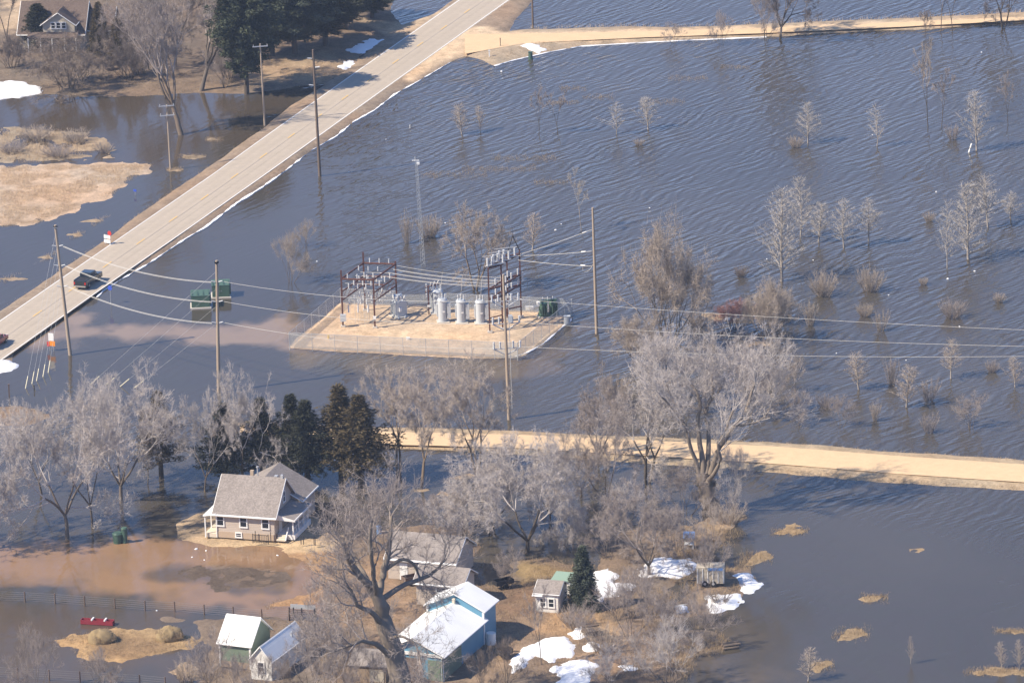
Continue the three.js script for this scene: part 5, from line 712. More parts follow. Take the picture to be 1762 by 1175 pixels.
function uvBox(g) { const p = g.attributes.position, n = g.attributes.normal, u = []; for (let k = 0; k < p.count; k++) { const ax = Math.abs(n.getX(k)), ay = Math.abs(n.getY(k)), az = Math.abs(n.getZ(k)); if (ay > 0.35 && ay > az * 0.9 && ay > ax * 0.9 || ay > 0.6) u.push(p.getX(k), p.getZ(k) * 1.2); else if (ax > az) u.push(p.getZ(k), p.getY(k)); else u.push(p.getX(k), p.getY(k)); } g.setAttribute('uv', new THREE.Float32BufferAttribute(u, 2)); return g; }
// a frame of reference on the ground: origin at a surveyed corner, x towards a second one, -z going back
function lot(name, label, category, a, b, y = 0.35, group) { const A = P(...a, y), B = P(...b, y), t = thing(name, label, category, V3(A.x, y, A.z), Math.atan2(-(B.z - A.z), B.x - A.x), group); t.userData.L = 0; t.updateMatrixWorld(true); const L = A.distanceTo(B); delete t.userData.L; return { t, L, loc: (px, py, h) => t.worldToLocal(P(px, py, y + h)) }; }
// gable block from x0..x1, z0 (front) .. z1 (back, negative); ridge along 'x' or 'z'
function gable(parent, x0, x1, z0, z1, y0, eave, rise, ridge, wallM, roofM, o = {}) {
  const xm = (x0 + x1) / 2, zm = (z0 + z1) / 2, ov = o.over ?? 0.35, t = o.t ?? 0.14, r = eave + rise; const w = [];
  const pts = ridge === 'x' ? [[x0, y0, z0], [x1, y0, z0], [x1, y0, z1], [x0, y0, z1], [x0, eave, z0], [x1, eave, z0], [x1, eave, z1], [x0, eave, z1], [x0, r, zm], [x1, r, zm]] : [[x0, y0, z0], [x1, y0, z0], [x1, y0, z1], [x0, y0, z1], [x0, eave, z0], [x1, eave, z0], [x1, eave, z1], [x0, eave, z1], [xm, r, z0], [xm, r, z1]];
  const faces = ridge === 'x' ? [[0, 1, 5, 4], [2, 3, 7, 6], [1, 2, 6, 9, 5], [3, 0, 4, 8, 7], [4, 5, 9, 8], [6, 7, 8, 9]] : [[0, 1, 5, 8, 4], [2, 3, 7, 9, 6], [1, 2, 6, 5], [3, 0, 4, 7], [5, 6, 9, 8], [7, 4, 8, 9]];
  mesh(o.wallName ?? 'wall', uvBox(poly3(pts, faces)), wallM, parent);
  const half = ridge === 'x' ? (z0 - z1) / 2 : (x1 - x0) / 2, k = rise / half, d = ov * k, up = 0.03 + t;
  const mk = ridge === 'x'
    ? [[V3(x0 - ov, eave - d + up, z0 + ov), V3(x1 + ov, eave - d + up, z0 + ov), V3(x1 + ov, r + up, zm), V3(x0 - ov, r + up, zm)], [V3(x1 + ov, eave - d + up, z1 - ov), V3(x0 - ov, eave - d + up, z1 - ov), V3(x0 - ov, r + up, zm - 0.002), V3(x1 + ov, r + up, zm - 0.002)]]
    : [[V3(x1 + ov, eave - d + up, z0 + ov), V3(x1 + ov, eave - d + up, z1 - ov), V3(xm, r + up, z1 - ov), V3(xm, r + up, z0 + ov)], [V3(x0 - ov, eave - d + up, z1 - ov), V3(x0 - ov, eave - d + up, z0 + ov), V3(xm - 0.002, r + up, z0 + ov), V3(xm - 0.002, r + up, z1 - ov)]];
  for (const q of mk) { const s = mesh('roof_slope', uvBox(slab(...q, t)), roofM, parent); if (o.trim) { const h = o.trimH ?? 0.2, e = q[1].clone().sub(q[0]), n = e.clone().normalize(); mesh('gutter', rod(q[0].clone().add(V3(0, -h * 0.55, 0)), q[1].clone().add(V3(0, -h * 0.55, 0)), h * 0.6, h * 0.6, 4), o.trim, s); for (const [a, b] of [[q[0], q[3]], [q[1], q[2]]]) mesh('bargeboard', rod(a.clone().add(V3(0, -0.1, 0)), b.clone().add(V3(0, -0.1, 0)), 0.08, 0.08, 4), o.trim, s); } }
}
function windowAt(parent, x, y, z, w, h, face = 'z', frame = M.trim) { const g = new THREE.Group(); const f = face === 'z' ? (a, b, c, p, q, r) => box(a, b, c, p, q, r) : (a, b, c, p, q, r) => box(c, b, a, r, q, -p); const t = mesh('window', [f(w + 0.24, 0.14, 0.1, 0, h / 2 + 0.07, 0), f(w + 0.3, 0.16, 0.14, 0, -h / 2 - 0.08, 0), f(0.13, h, 0.1, -w / 2 - 0.065, 0, 0), f(0.13, h, 0.1, w / 2 + 0.065, 0, 0), f(w, 0.06, 0.07, 0, 0, 0)], frame, parent); t.position.set(x, y, z); mesh('pane', f(w, h, 0.03, 0, 0, 0), M.dark_glass, t); return t; }
{ // ---- tan farmhouse
  const y = 0.36, { t, L, loc } = lot('farmhouse', 'tan farmhouse with taupe roof and white trim on its small dry lawn', 'house', [373, 924], [472.5, 931], y);
  const D = 7.4; gable(t, 0, L, 0, -D, 0, 3.15, 3.3, 'x', M.siding_tan, M.roof_taupe, { trim: M.trim, trimH: 0.24, over: 0.4 });
  mesh('foundation', box(L + 0.06, 0.75, D + 0.06, L / 2, 0.37, -D / 2), M.foundation, t);
  for (const f of [0.07, 0.47, 0.85]) windowAt(t, L * f, 2.15, 0.05, 0.75, 1.25); windowAt(t, L * 0.38, 0.45, 0.06, 0.6, 0.4); windowAt(t, L + 0.05, 4.3, -D / 2, 0.6, 1.2, 'x');
  mesh('downspout', box(0.1, 3.0, 0.1, 0.02, 1.5, 0.08), M.trim, t);
  // rear wing
  const wr = loc(522.4, 859.6, 3.0), wb = loc(548.5, 835.7, 3.0), rg = loc(477.6, 802.4, 5.3); const x1 = wr.x - 0.3, x0 = 2 * rg.x - x1, z0 = wr.z - 0.3, z1 = Math.min(wb.z + 0.3, z0 - 4);
  gable(t, x0, x1, -D + 1.0, z1, 0, 3.05, 2.4, 'z', M.siding_tan, M.roof_taupe, { trim: M.trim, trimH: 0.22, over: 0.35 });
  // right porch
  const px0 = L + 0.05, px1 = L + 2.0, pz0 = -0.9, pz1 = -D + 0.6; const pr = mesh('porch_roof', uvBox(slab(V3(px1 + 0.35, 2.55, pz0 + 0.4), V3(px1 + 0.35, 2.55, pz1), V3(px0, 3.15, pz1), V3(px0, 3.15, pz0 + 0.4), 0.12)), M.roof_taupe, t); mesh('fascia', [box(0.1, 0.22, pz0 - pz1 + 0.5, px1 + 0.38, 2.45, (pz0 + pz1) / 2 + 0.2), poly3([[px0, 2.45, pz0 + 0.46], [px1 + 0.4, 2.35, pz0 + 0.46], [px1 + 0.4, 2.55, pz0 + 0.46], [px0, 3.15, pz0 + 0.46]], [[0, 1, 2, 3]])], M.trim, pr);
  for (const z of [pz0, (pz0 + pz1) / 2 + 0.9, (pz0 + pz1) / 2 - 1.0, pz1 + 0.3]) mesh('porch_post', box(0.13, 2.1, 0.13, px1, 1.4, z), M.trim, t);
  mesh('porch_floor', box(px1 - px0 + 0.2, 0.6, pz0 - pz1 + 0.1, (px0 + px1) / 2 + 0.1, 0.28, (pz0 + pz1) / 2), M.trim, t);
  for (let k = 0; k < 3; k++) mesh('step', box(1.1, 0.18, 0.3, px0 + 0.7, 0.5 - k * 0.18, pz0 + 0.2 + k * 0.3), M.step_stone, t);
  for (let k = 0; k < 7; k++) mesh('baluster', box(0.05, 0.7, 0.05, px1, 0.95, lerp(pz0 - 0.3, pz1 + 0.6, k / 6)), M.trim, t); mesh('porch_rail', box(0.09, 0.08, pz0 - pz1 - 0.4, px1, 1.32, (pz0 + pz1) / 2), M.trim, t);
  mesh('stair_rail', rod(V3(px0 + 1.35, 0.2, pz0 + 1.1), V3(px0 + 1.35, 1.45, pz0 - 0.1), 0.09, 0.09, 4), M.white_paint, t); mesh('door', box(0.08, 2.0, 0.9, L + 0.06, 1.55, pz0 - 1.2), M.white_paint, t);
  // left porch
  const lp = mesh('porch_roof', uvBox(slab(V3(-1.5, 2.75, 0.5), V3(0.1, 3.05, 0.5), V3(0.1, 3.05, -4), V3(-1.5, 2.75, -4), 0.14)), M.metal_white, t); for (const z of [0.3, -1.8, -3.7]) mesh('porch_post', box(0.13, 2.75, 0.13, -1.3, 1.35, z), M.trim, t); mesh('porch_floor', box(1.4, 0.5, 4, -0.75, 0.22, -1.9), M.step_stone, t);
  mesh('chimney', [box(0.4, 1.1, 0.4, L * 0.43, 6.4, -D / 2 - 0.9)], M.foundation, t); mesh('vent_pipe', [rod(V3(L * 0.55, 6, -D / 2 - 0.4), V3(L * 0.55, 7.5, -D / 2 - 0.4), 0.08, 0.08, 7), rod(V3(L * 0.55, 7.5, -D / 2 - 0.4), V3(L * 0.55, 7.65, -D / 2 - 0.4), 0.16, 0.16, 7)], M.galvanised, t); mesh('roof_vent', box(0.4, 0.4, 0.5, L * 0.83, 6.2, -D / 2 - 1.2), M.galvanised, t); mesh('roof_cap', box(0.3, 0.5, 0.3, L * 0.99, 6.7, -D / 2), M.galvanised, t);
  // iron railing in the lawn
  const f = thing('iron_railing', 'black iron railing in front of the farmhouse wall', 'railing', t.localToWorld(V3(L * 0.68, 0, 1.2)), t.rotation.y); for (const [a, b] of [[0, 0], [1.9, 0], [0, -0.9], [1.9, -0.9]]) mesh('post', box(0.07, 1.2, 0.07, a, 0.6, b), M.black_metal, f); for (let k = 1; k < 9; k++) mesh('picket', box(0.03, 1.0, 0.03, k * 0.21, 0.55, 0), M.black_metal, f); for (const h of [0.2, 1.05]) mesh('rail', box(1.9, 0.05, 0.05, 0.95, h, 0), M.black_metal, f);
  const f2 = thing('iron_railing', 'black iron railing right of the farmhouse steps', 'railing', t.localToWorld(V3(L + 3.4, 0, 0.5)), t.rotation.y); for (const a of [0, 0.3, 1.6, 1.75]) mesh('post', box(0.07, 1.0, 0.07, a, 0.5, 0), M.black_metal, f2); mesh('rail', box(1.75, 0.05, 0.05, 0.87, 0.95, 0), M.black_metal, f2);
}
{ // ---- blue and white barn: low part in front, taller part behind
  const y = 0.45, H = 3.0, A = P(655, 1118, y + H), B = P(763, 1131, y + H), C = P(831, 1066, y + H); const t = thing('blue_barn', 'blue metal barn with a white two level roof', 'barn', V3(A.x, y, A.z), Math.atan2(-(B.z - A.z), B.x - A.x)); const W = A.distanceTo(B), Ln = B.distanceTo(C) * 0.99, x0 = 0.35, x1 = W - 0.35;
  gable(t, x0, x1, -0.5, -Ln, 0, H, 1.55, 'z', M.metal_blue, M.metal_white, { trim: M.trim, over: 0.42, trimH: 0.16 });
  gable(t, x0 + 0.0, x1 + 0.02, -Ln - 0.02, -Ln - 3.5, 0, H + 1.05, 1.6, 'z', M.metal_blue, M.metal_white, { trim: M.trim, over: 0.3, trimH: 0.16, wallName: 'tall_wall' });
  mesh('header_band', box(x1 - x0 + 0.5, 0.34, 0.14, W / 2, H - 0.15, -0.42), M.trim, t); for (const x of [x0, x1]) mesh('corner_post', box(0.2, H, 0.2, x, H / 2, -0.46), M.trim, t); for (const x of [x0, x1]) mesh('corner_trim', box(0.22, H + 1, 0.22, x, (H + 1) / 2, -Ln - 0.06), M.trim, t);
  mesh('dark_doorway_panel', box((x1 - x0) * 0.42, 2.3, 0.08, W * 0.42, 1.15, -0.46), M.door_brown, t); mesh('side_door', box((x1 - x0) * 0.22, 2.3, 0.08, W * 0.82, 1.15, -0.46), M.siding_green, t); mesh('ridge_vent', box(0.3, 0.5, 0.3, W / 2, H + 1.95, -Ln + 0.3), M.step_stone, t);  // doorway is a solid dark panel, its colour standing for the shaded inside
  mesh('side_panel', box(0.06, 2.6, Ln * 0.45, x1 + 0.04, 1.35, -Ln * 0.24), M.siding_green, t);
}
{ // ---- garages and sheds
  { const { t, L } = lot('garage', 'long grey roofed garage behind the massive tree', 'garage', [668, 995], [783, 1005], 0.5); gable(t, 0, L, 0, -6.5, 0, 2.6, 1.9, 'x', M.siding_tan, M.roof_taupe, { trim: M.trim, trimH: 0.3 }); mesh('door', box(0.95, 2.0, 0.06, 1.9, 1.0, 0.03), M.white_paint, t); mesh('garage_door', box(2.4, 2.0, 0.06, 4.3, 1.0, 0.03), M.siding_cream, t); windowAt(t, L * 0.82, 1.5, 0.05, 0.7, 0.8); }
  { const { t, L } = lot('garden_shed', 'small grey roofed shed between the garage and the blue barn', 'shed', [717, 1040], [795, 1047], 0.5); gable(t, 0, L, 0, -4.4, 0, 2.7, 1.2, 'x', M.siding_tan, M.roof_taupe, { trim: M.trim, trimH: 0.22 }); windowAt(t, L * 0.55, 2.0, 0.05, 1.0, 0.5); }
  { const { t, L } = lot('machine_shed', 'small shed with a white metal roof and dark green wall', 'shed', [379, 1146], [431, 1152], 0.4); gable(t, 0, L, 0, -5.4, 0, 2.75, 2.2, 'x', M.siding_green, M.metal_white, { trim: M.trim, trimH: 0.14, over: 0.25 }); for (const x of [0, L]) mesh('corner_post', box(0.16, 2.75, 0.16, x, 1.37, 0.02), M.trim, t); mesh('mud_wall', box(L - 0.2, 0.7, 0.06, L / 2, 0.35, 0.04), M.plank, t); }
  { const { t, L } = lot('white_shed', 'narrow white shed with a gable window beside the green walled shed', 'shed', [432, 1168], [468, 1173], 0.4); gable(t, 0, L, 0, -8.2, 0, 2.3, 1.5, 'z', M.siding_white, M.metal_white, { trim: M.trim, trimH: 0.12, over: 0.15 }); windowAt(t, L * 0.5, 1.55, 0.05, 0.65, 0.95); mesh('vent_pipe', rod(V3(L * 0.8, 2.6, -6), V3(L * 0.8, 3.6, -6), 0.1, 0.1, 7), M.galvanised, t); }
  { const { t, L } = lot('low_shed', 'low brown fronted shed with a grey roof beneath the massive tree', 'shed', [602, 1172], [664, 1176], 0.4); gable(t, 0, L, 0, -5, 0, 1.8, 0.9, 'x', M.plank, M.roof_taupe, { over: 0.2 }); mesh('door', box(1.6, 1.4, 0.05, L * 0.75, 0.8, 0.03), M.siding_cream, t); }
  { const { t, L } = lot('playhouse_shed', 'little white shed with two dark windows left of the spruce', 'shed', [922, 1052], [961, 1055], 0.5); gable(t, 0, L, 0, -3.6, 0, 2.15, 0.9, 'x', M.siding_white, M.roof_taupe, { trim: M.trim, trimH: 0.1, over: 0.2 }); for (const f of [0.33, 0.7]) windowAt(t, L * f, 1.15, 0.05, 0.55, 0.9); mesh('awning', slab(V3(-0.3, 2.0, 0.5), V3(0.9, 2.0, 0.5), V3(0.9, 2.1, -0.1), V3(-0.3, 2.1, -0.1), 0.05), M.trim, t); const l = lot('lean_to', 'green roofed lean to behind the little white shed', 'shed', [948, 1022], [982, 1025], 0.5); mesh('roof_slope', slab(V3(0, 1.7, 0), V3(l.L, 1.7, 0), V3(l.L, 2.0, -2.2), V3(0, 2.0, -2.2), 0.1), M.roof_green, l.t); mesh('wall', box(l.L - 0.2, 1.6, 2, l.L / 2, 0.8, -1.1), M.siding_white, l.t); }
  { const b = lot('stock_trailer', 'tan box trailer with a blue top band on the snowy spit', 'trailer', [1199, 1010], [1247, 1010], 0.25), { t, L } = b; mesh('body', box(L, 1.9, 1.9, L / 2, 1.35, -0.95), M.siding_cream, t); mesh('top_band', box(L * 0.55, 0.3, 0.06, L * 0.68, 2.12, 0.03), mat('tarp_blue', [0.2, 0.36, 0.66], 0.6), t); for (let k = 0; k < 6; k++) mesh('rib', box(0.08, 1.7, 0.06, L * (0.04 + 0.184 * k), 1.35, 0.03), M.trim, t); for (const x of [L * 0.3, L * 0.6]) { const w = mesh('wheel', new THREE.CylinderGeometry(0.36, 0.36, 0.24, 14).rotateX(Math.PI / 2).translate(x, 0.36, -0.1), M.black_metal, t); mesh('hub', new THREE.CylinderGeometry(0.15, 0.15, 0.26, 10).rotateX(Math.PI / 2).translate(x, 0.36, -0.1), M.galvanised, w); } mesh('tongue', rod(V3(0, 0.5, -0.9), V3(-1.1, 0.45, -0.9), 0.06, 0.06, 5), M.black_metal, t); }
  { const b = lot('rowboat', 'upturned white boat with a blue grey hull by the narrow inlet', 'boat', [1164, 1057], [1186, 1055], 0.2), { t, L } = b; const p = []; for (let i = 0; i <= 8; i++) for (let j = 0; j <= 6; j++) { const u = i / 8, v = j / 6 * Math.PI, w = 0.75 * Math.sin(Math.PI * Math.min(1, u * 0.8 + 0.2)) ** 0.5; p.push([lerp(0, L * 1.05, u), Math.sin(v) * 0.85 * (0.5 + 0.5 * w), -0.8 - Math.cos(v) * w]); } const fs = []; for (let i = 0; i < 8; i++) for (let j = 0; j < 6; j++) { const a = i * 7 + j; fs.push([a, a + 1, a + 8, a + 7]); } mesh('hull', poly3(p, fs), mat('hull_white', [0.68, 0.72, 0.80], 0.5), t); mesh('keel', rod(V3(0, 0.72, -0.8), V3(L, 0.8, -0.8), 0.05, 0.05, 4), M.trim, t); mesh('gunwale', rod(V3(0.1, 0.1, -0.05), V3(L, 0.12, -0.1), 0.06, 0.06, 4), M.tarp_blue, t); }
  { const b = lot('picnic_canopy', 'small blue topped white stand under the shoreline trees', 'stand', [1179, 946], [1193, 946], 0.4), { t, L } = b; for (const x of [0, L]) for (const z of [0, -1]) mesh('leg', box(0.1, 1.5, 0.1, x, 0.75, z), M.trim, t); mesh('top', slab(V3(-0.2, 1.5, 0.2), V3(L + 0.2, 1.5, 0.2), V3(L + 0.2, 1.8, -1.3), V3(-0.2, 1.8, -1.3), 0.1), M.tarp_blue, t); mesh('shelf', box(L, 0.08, 0.9, L / 2, 0.6, -0.5), M.trim, t); }
}
{ // ---- brown roofed house at the top left
  const y = 0.7, { t, L } = lot('brown_house', 'cream house with a big brown roof and a cross gable among trees', 'house', [34, 84], [186, 84], y);
  gable(t, 0, L * 0.72, 0, -9, 0, 2.7, 4.3, 'x', M.siding_cream, M.roof_brown, { trim: M.trim, over: 0.4, trimH: 0.16 });
  gable(t, L * 0.28, L * 0.64, 0.9, -4.5, 2.6, 4.4, 1.9, 'z', M.siding_cream, M.roof_brown, { trim: M.trim, over: 0.35, trimH: 0.16, wallName: 'dormer_wall' });
  gable(t, L * 0.72, L, -3.5, -9.5, 0, 2.6, 3.0, 'x', M.siding_cream, M.roof_brown, { trim: M.trim, over: 0.4, wallName: 'wing_wall' });
  mesh('porch_roof', uvBox(slab(V3(L * 0.12, 2.5, 2.6), V3(L * 0.68, 2.5, 2.6), V3(L * 0.68, 3.1, 0.95), V3(L * 0.12, 3.1, 0.95), 0.14)), M.roof_brown, t); for (const f of [0.13, 0.27, 0.4, 0.54, 0.67]) mesh('porch_post', box(0.14, 2.45, 0.14, L * f, 1.2, 2.5), M.trim, t);
  for (const f of [0.18, 0.3, 0.42, 0.54]) windowAt(t, L * f, 1.4, 0.06, 0.9, 1.2); for (const f of [0.4, 0.46, 0.52]) windowAt(t, L * f, 4.2, 0.96, 0.6, 0.9); windowAt(t, L * 0.86, 1.4, -3.44, 0.8, 1.1); mesh('chimney', box(0.8, 2, 0.8, L * 0.5, 7.4, -5.2), M.foundation, t);
}
// ---------------------------------------------------------------- vehicles
mat('truck_paint', [0.012, 0.022, 0.03], 0.25, { clearcoat: 0.6, clearcoatRoughness: 0.1 }); mat('car_red', [0.30, 0.02, 0.02], 0.3, { clearcoat: 0.6, clearcoatRoughness: 0.1 }); mat('tyre', [0.02, 0.02, 0.02], 0.9); mat('tail_light', [0.45, 0.02, 0.015], 0.3); mat('chrome', [0.6, 0.6, 0.6], 0.25, { metalness: 0.9 });
function extrudeSide(pts, w, bev = 0.06) { const s = new THREE.Shape(pts.map(([x, y]) => new THREE.Vector2(x, y))), g = new THREE.ExtrudeGeometry(s, { depth: w - 2 * bev, bevelEnabled: true, bevelThickness: bev, bevelSize: bev, bevelSegments: 2, steps: 1 }); g.translate(0, 0, -w / 2 + bev); return g; }
function pickup(x, y, label, paint, name, van) {   // front towards +x of its own frame
  const b = P(x, y, 0.45), dir = hwy.L[4].clone().sub(hwy.L[5]).setY(0).normalize(), o = thing(name, label, van ? 'car' : 'truck', V3(b.x, 0.432, b.z), Math.atan2(-dir.z, dir.x));
  mesh('body', extrudeSide(van ? [[-2.2, 0.45], [2.15, 0.45], [2.2, 0.85], [1.2, 1.0], [-2.1, 1.05], [-2.25, 0.9]] : [[-2.8, 0.5], [2.8, 0.5], [2.85, 1.05], [1.3, 1.22], [-0.9, 1.22], [-2.8, 1.22]], 1.9), paint, o);
  const cab = mesh('cab', extrudeSide(van ? [[-1.9, 1.0], [1.1, 0.95], [0.3, 1.5], [-1.5, 1.52]] : [[-0.95, 1.2], [1.45, 1.2], [0.75, 1.85], [-0.75, 1.87]], 1.66), paint, o);
  mesh('windshield', slab(V3(van ? 1.08 : 1.36, van ? 1.08 : 1.32, 0.68), V3(van ? 1.08 : 1.36, van ? 1.08 : 1.32, -0.68), V3(van ? 0.44 : 0.88, van ? 1.5 : 1.82, -0.62), V3(van ? 0.44 : 0.88, van ? 1.5 : 1.82, 0.62), 0.03), M.dark_glass, cab);
  mesh('rear_window', box(0.04, 0.36, 1.2, van ? -1.82 : -0.93, van ? 1.26 : 1.56, 0), M.dark_glass, cab); for (const s of [-1, 1]) for (const q of [-0.35, 0.45]) mesh('side_window', box(0.62, 0.36, 0.03, q, van ? 1.28 : 1.54, s * 0.835), M.dark_glass, cab);
  if (!van) { mesh('cargo_bed', box(1.7, 0.05, 1.5, -1.85, 1.285, 0), M.black_metal, o); for (const s of [-1, 1]) mesh('bed_rail', box(1.85, 0.12, 0.14, -1.85, 1.32, s * 0.86), paint, o); mesh('tailgate', box(0.1, 0.62, 1.6, -2.86, 1.0, 0), paint, o); }
  mesh('bumper', box(0.22, 0.2, 1.8, van ? -2.3 : -2.95, 0.55, 0), M.chrome, o); mesh('bumper', box(0.2, 0.22, 1.8, van ? 2.25 : 2.93, 0.55, 0), M.chrome, o);
  for (const s of [-1, 1]) { mesh('tail_light', box(0.08, 0.35, 0.2, van ? -2.27 : -2.88, 0.95, s * 0.8), M.tail_light, o); mesh('headlight', box(0.08, 0.2, 0.4, van ? 2.2 : 2.88, 0.85, s * 0.66), M.porcelain, o); mesh('mirror', box(0.12, 0.16, 0.22, 0.95, 1.25, s * 1.04), M.black_metal, o); for (const q of van ? [-1.4, 1.4] : [-1.85, 1.85]) { const r = van ? 0.33 : 0.4, w = mesh('wheel', new THREE.CylinderGeometry(r, r, 0.26, 18).rotateX(Math.PI / 2).translate(q, r, s * 0.84), M.tyre, o); mesh('rim', new THREE.CylinderGeometry(r * 0.55, r * 0.55, 0.28, 12).rotateX(Math.PI / 2).translate(q, r, s * 0.845), M.chrome, w); } }
}
pickup(151, 489, 'dark pickup truck driving on the highway', M.truck_paint, 'pickup_truck', false); pickup(-9, 594, 'dark red car entering at the left edge of the highway', M.car_red, 'red_car', true);
// ---------------------------------------------------------------- signs and roadside things
{
  const b = G(184, 420), o = thing('road_barricade', 'white two board barricade with a red disc on the highway shoulder', 'barricade', V3(b.x, b.y, b.z), -0.6); for (const s of [-0.42, 0.42]) mesh('post', box(0.07, 1.5, 0.07, s, 0.7, -0.05), M.galvanised, o); for (const h of [0.42, 1.08]) mesh('board', box(1.15, 0.5, 0.04, 0, h, 0), M.white_paint, o); mesh('stop_disc', new THREE.CylinderGeometry(0.36, 0.36, 0.04, 8).rotateX(Math.PI / 2).rotateZ(Math.PI / 8).translate(0.45, 1.65, -0.03), M.red_paint, o);
  const c = G(88, 604), q = thing('warning_sign', 'white sign over orange and red panels standing in the water', 'sign', V3(c.x, 0, c.z), -0.35); for (const s of [-0.25, 0.3]) mesh('post', rod(V3(s, -0.8, -0.05), V3(s, 2.4, -0.05), 0.04), M.galvanised, q); mesh('white_panel', box(0.75, 1.05, 0.04, 0, 1.95, 0), M.white_paint, q); mesh('orange_panel', box(0.78, 0.66, 0.04, 0.15, 1.05, 0.01), M.orange_paint, q); mesh('red_panel', box(0.36, 0.66, 0.04, -0.45, 0.95, 0), M.red_paint, q);
  const d = G(190, 523), e = thing('blue_sign', 'small blue sign on a thin post in the water by the highway', 'sign', V3(d.x, 0, d.z), -0.5); mesh('post', rod(V3(0, -0.8, 0), V3(0, 2.5, 0), 0.035), M.galvanised, e); mesh('panel', new THREE.CylinderGeometry(0.36, 0.36, 0.04, 10).rotateX(Math.PI / 2).translate(0, 2.3, 0.05), M.blue_sign, e);
  const d2 = G(232, 336), e2 = thing('blue_sign', 'small blue marker on a post by the tan field', 'sign', V3(d2.x, 0, d2.z), -0.5); mesh('post', rod(V3(0, -0.8, 0), V3(0, 0.9, 0), 0.03), M.galvanised, e2); mesh('panel', box(0.5, 0.35, 0.04, 0, 0.75, 0.03), M.blue_sign, e2);
  const pst = (x, y, top, m, label, w = 0.12) => { const b = G(x, y), h = V(x, top, b).y - Math.max(b.y, 0), o = thing('marker_post', label, 'post', V3(b.x, Math.max(b.y, 0), b.z), 0, 'marker posts'); mesh('shaft', box(w, h + 0.6, w, 0, h / 2 - 0.3, 0), M[m], o); mesh('cap', box(w * 1.5, 0.08, w * 1.5, 0, h + 0.04, 0), M[m], o); };
  pst(861, 79, 66, 'black_metal', 'short dark post on the sandy junction'); pst(842, 97, 87, 'white_paint', 'short white post on the sandy junction', 0.2); pst(15, 682, 662, 'door_brown', 'dark post in the water at the left edge', 0.16); pst(58, 672, 664, 'black_metal', 'dark stub in the water under the guy sleeves', 0.12); pst(705, 220, 216, 'white_paint', 'tiny white post tip in the upper water');
  const w = G(1667, 262), l = thing('leaning_board', 'white board leaning out of the water by a right hand sapling', 'board', V3(w.x, 0, w.z)); mesh('board', rod(V3(0, -0.4, 0), V3(0.55, 1.35, 0), 0.16, 0.14, 4), M.white_paint, l); mesh('batten', box(0.4, 0.05, 0.1, 0.3, 0.7, 0.12), M.plank, l);
  for (const [x, y, label] of [[202, 934, 'squat dark green bin in the water by the left grove'], [214, 934, 'tall dark green bin in the water by the left grove']]) { const tall = x > 205, b = P(x, y), o = thing('refuse_bin', label, 'bin', V3(b.x, -0.35, b.z), 0.3, 'green bins'), h = tall ? 2.1 : 1.5, g = new THREE.CylinderGeometry(tall ? 0.36 : 0.62, tall ? 0.3 : 0.5, h, tall ? 8 : 10); g.translate(0, h / 2, 0); mesh('body', g, M.unit_green, o); mesh('lid', new THREE.CylinderGeometry(tall ? 0.32 : 0.5, tall ? 0.4 : 0.66, 0.16, 10).translate(0, h + 0.08, 0), M.unit_green, o); }
  { const a = P(138, 1073, 0.1), c = P(193, 1076, 0.1), o = thing('feed_bunk', 'long red feed bunk in the flooded paddock', 'feeder', V3(a.x, 0, a.z), Math.atan2(-(c.z - a.z), c.x - a.x)), L = a.distanceTo(c); mesh('trough', [box(L, 0.08, 0.7, L / 2, 0.1, -0.35), box(L, 0.5, 0.06, L / 2, 0.3, 0), box(L, 0.5, 0.06, L / 2, 0.3, -0.7), box(0.06, 0.5, 0.7, 0, 0.3, -0.35), box(0.06, 0.5, 0.7, L, 0.3, -0.35)], mat('bunk_red', [0.26, 0.03, 0.045], 0.7), o); mesh('feed', box(L - 0.2, 0.1, 0.6, L / 2, 0.22, -0.35), M.door_brown, o); for (const f of [0.35, 0.75]) mesh('strap', box(0.16, 0.16, 0.85, L * f, 0.6, -0.35), M.white_paint, o); for (const f of [0.08, 0.92]) mesh('leg', box(0.1, 0.9, 0.6, L * f, -0.4, -0.35), M.bunk_red, o); }
  for (const [x, y, sx, label] of [[177, 1106, 1, 'collapsed round hay bale on the left of the hay island'], [293, 1102, 0.95, 'round hay bale on the right of the hay island']]) { const b = G(x, y), r = rngOf(x), o = thing('hay_bale', label, 'hay bale', b, 0.3, 'hay bales'); const g = new THREE.SphereGeometry(1, 30, 16), p = g.attributes.position; for (let k = 0; k < p.count; k++) { const a = p.getX(k), b = p.getY(k), c = p.getZ(k), q = fbm(a * 2.2 + x, b * 2.2 + c * 2.9, 4) - 0.5, w = 1 + q * 0.55; p.setXYZ(k, a * 1.55 * sx * w, b * 1.12 * w * (1 - 0.25 * a * (x > 200 ? -1 : 1)), c * 1.3 * w); } g.translate(0, 0.25, -0.6); g.computeVertexNormals(); mesh('core', g, mat('hay' + x, [0.28, 0.205, 0.11], 0.95), o); const gb = new GB(); for (let k = 0; k < 1600; k++) { const a = r() * 6.28, u = (r() - 0.5) * 2.6; gb.blade(V3(u, 0.3 + Math.abs(Math.sin(a)) * 0.95 * Math.sqrt(Math.max(0, 1 - u * u / 2.2)), -0.6 + Math.cos(a) * 1.2), rdir(r), 0.35, 0.03, rdir(r)); } mesh('loose_straw', gb.geo(), M.straw, o); }
}
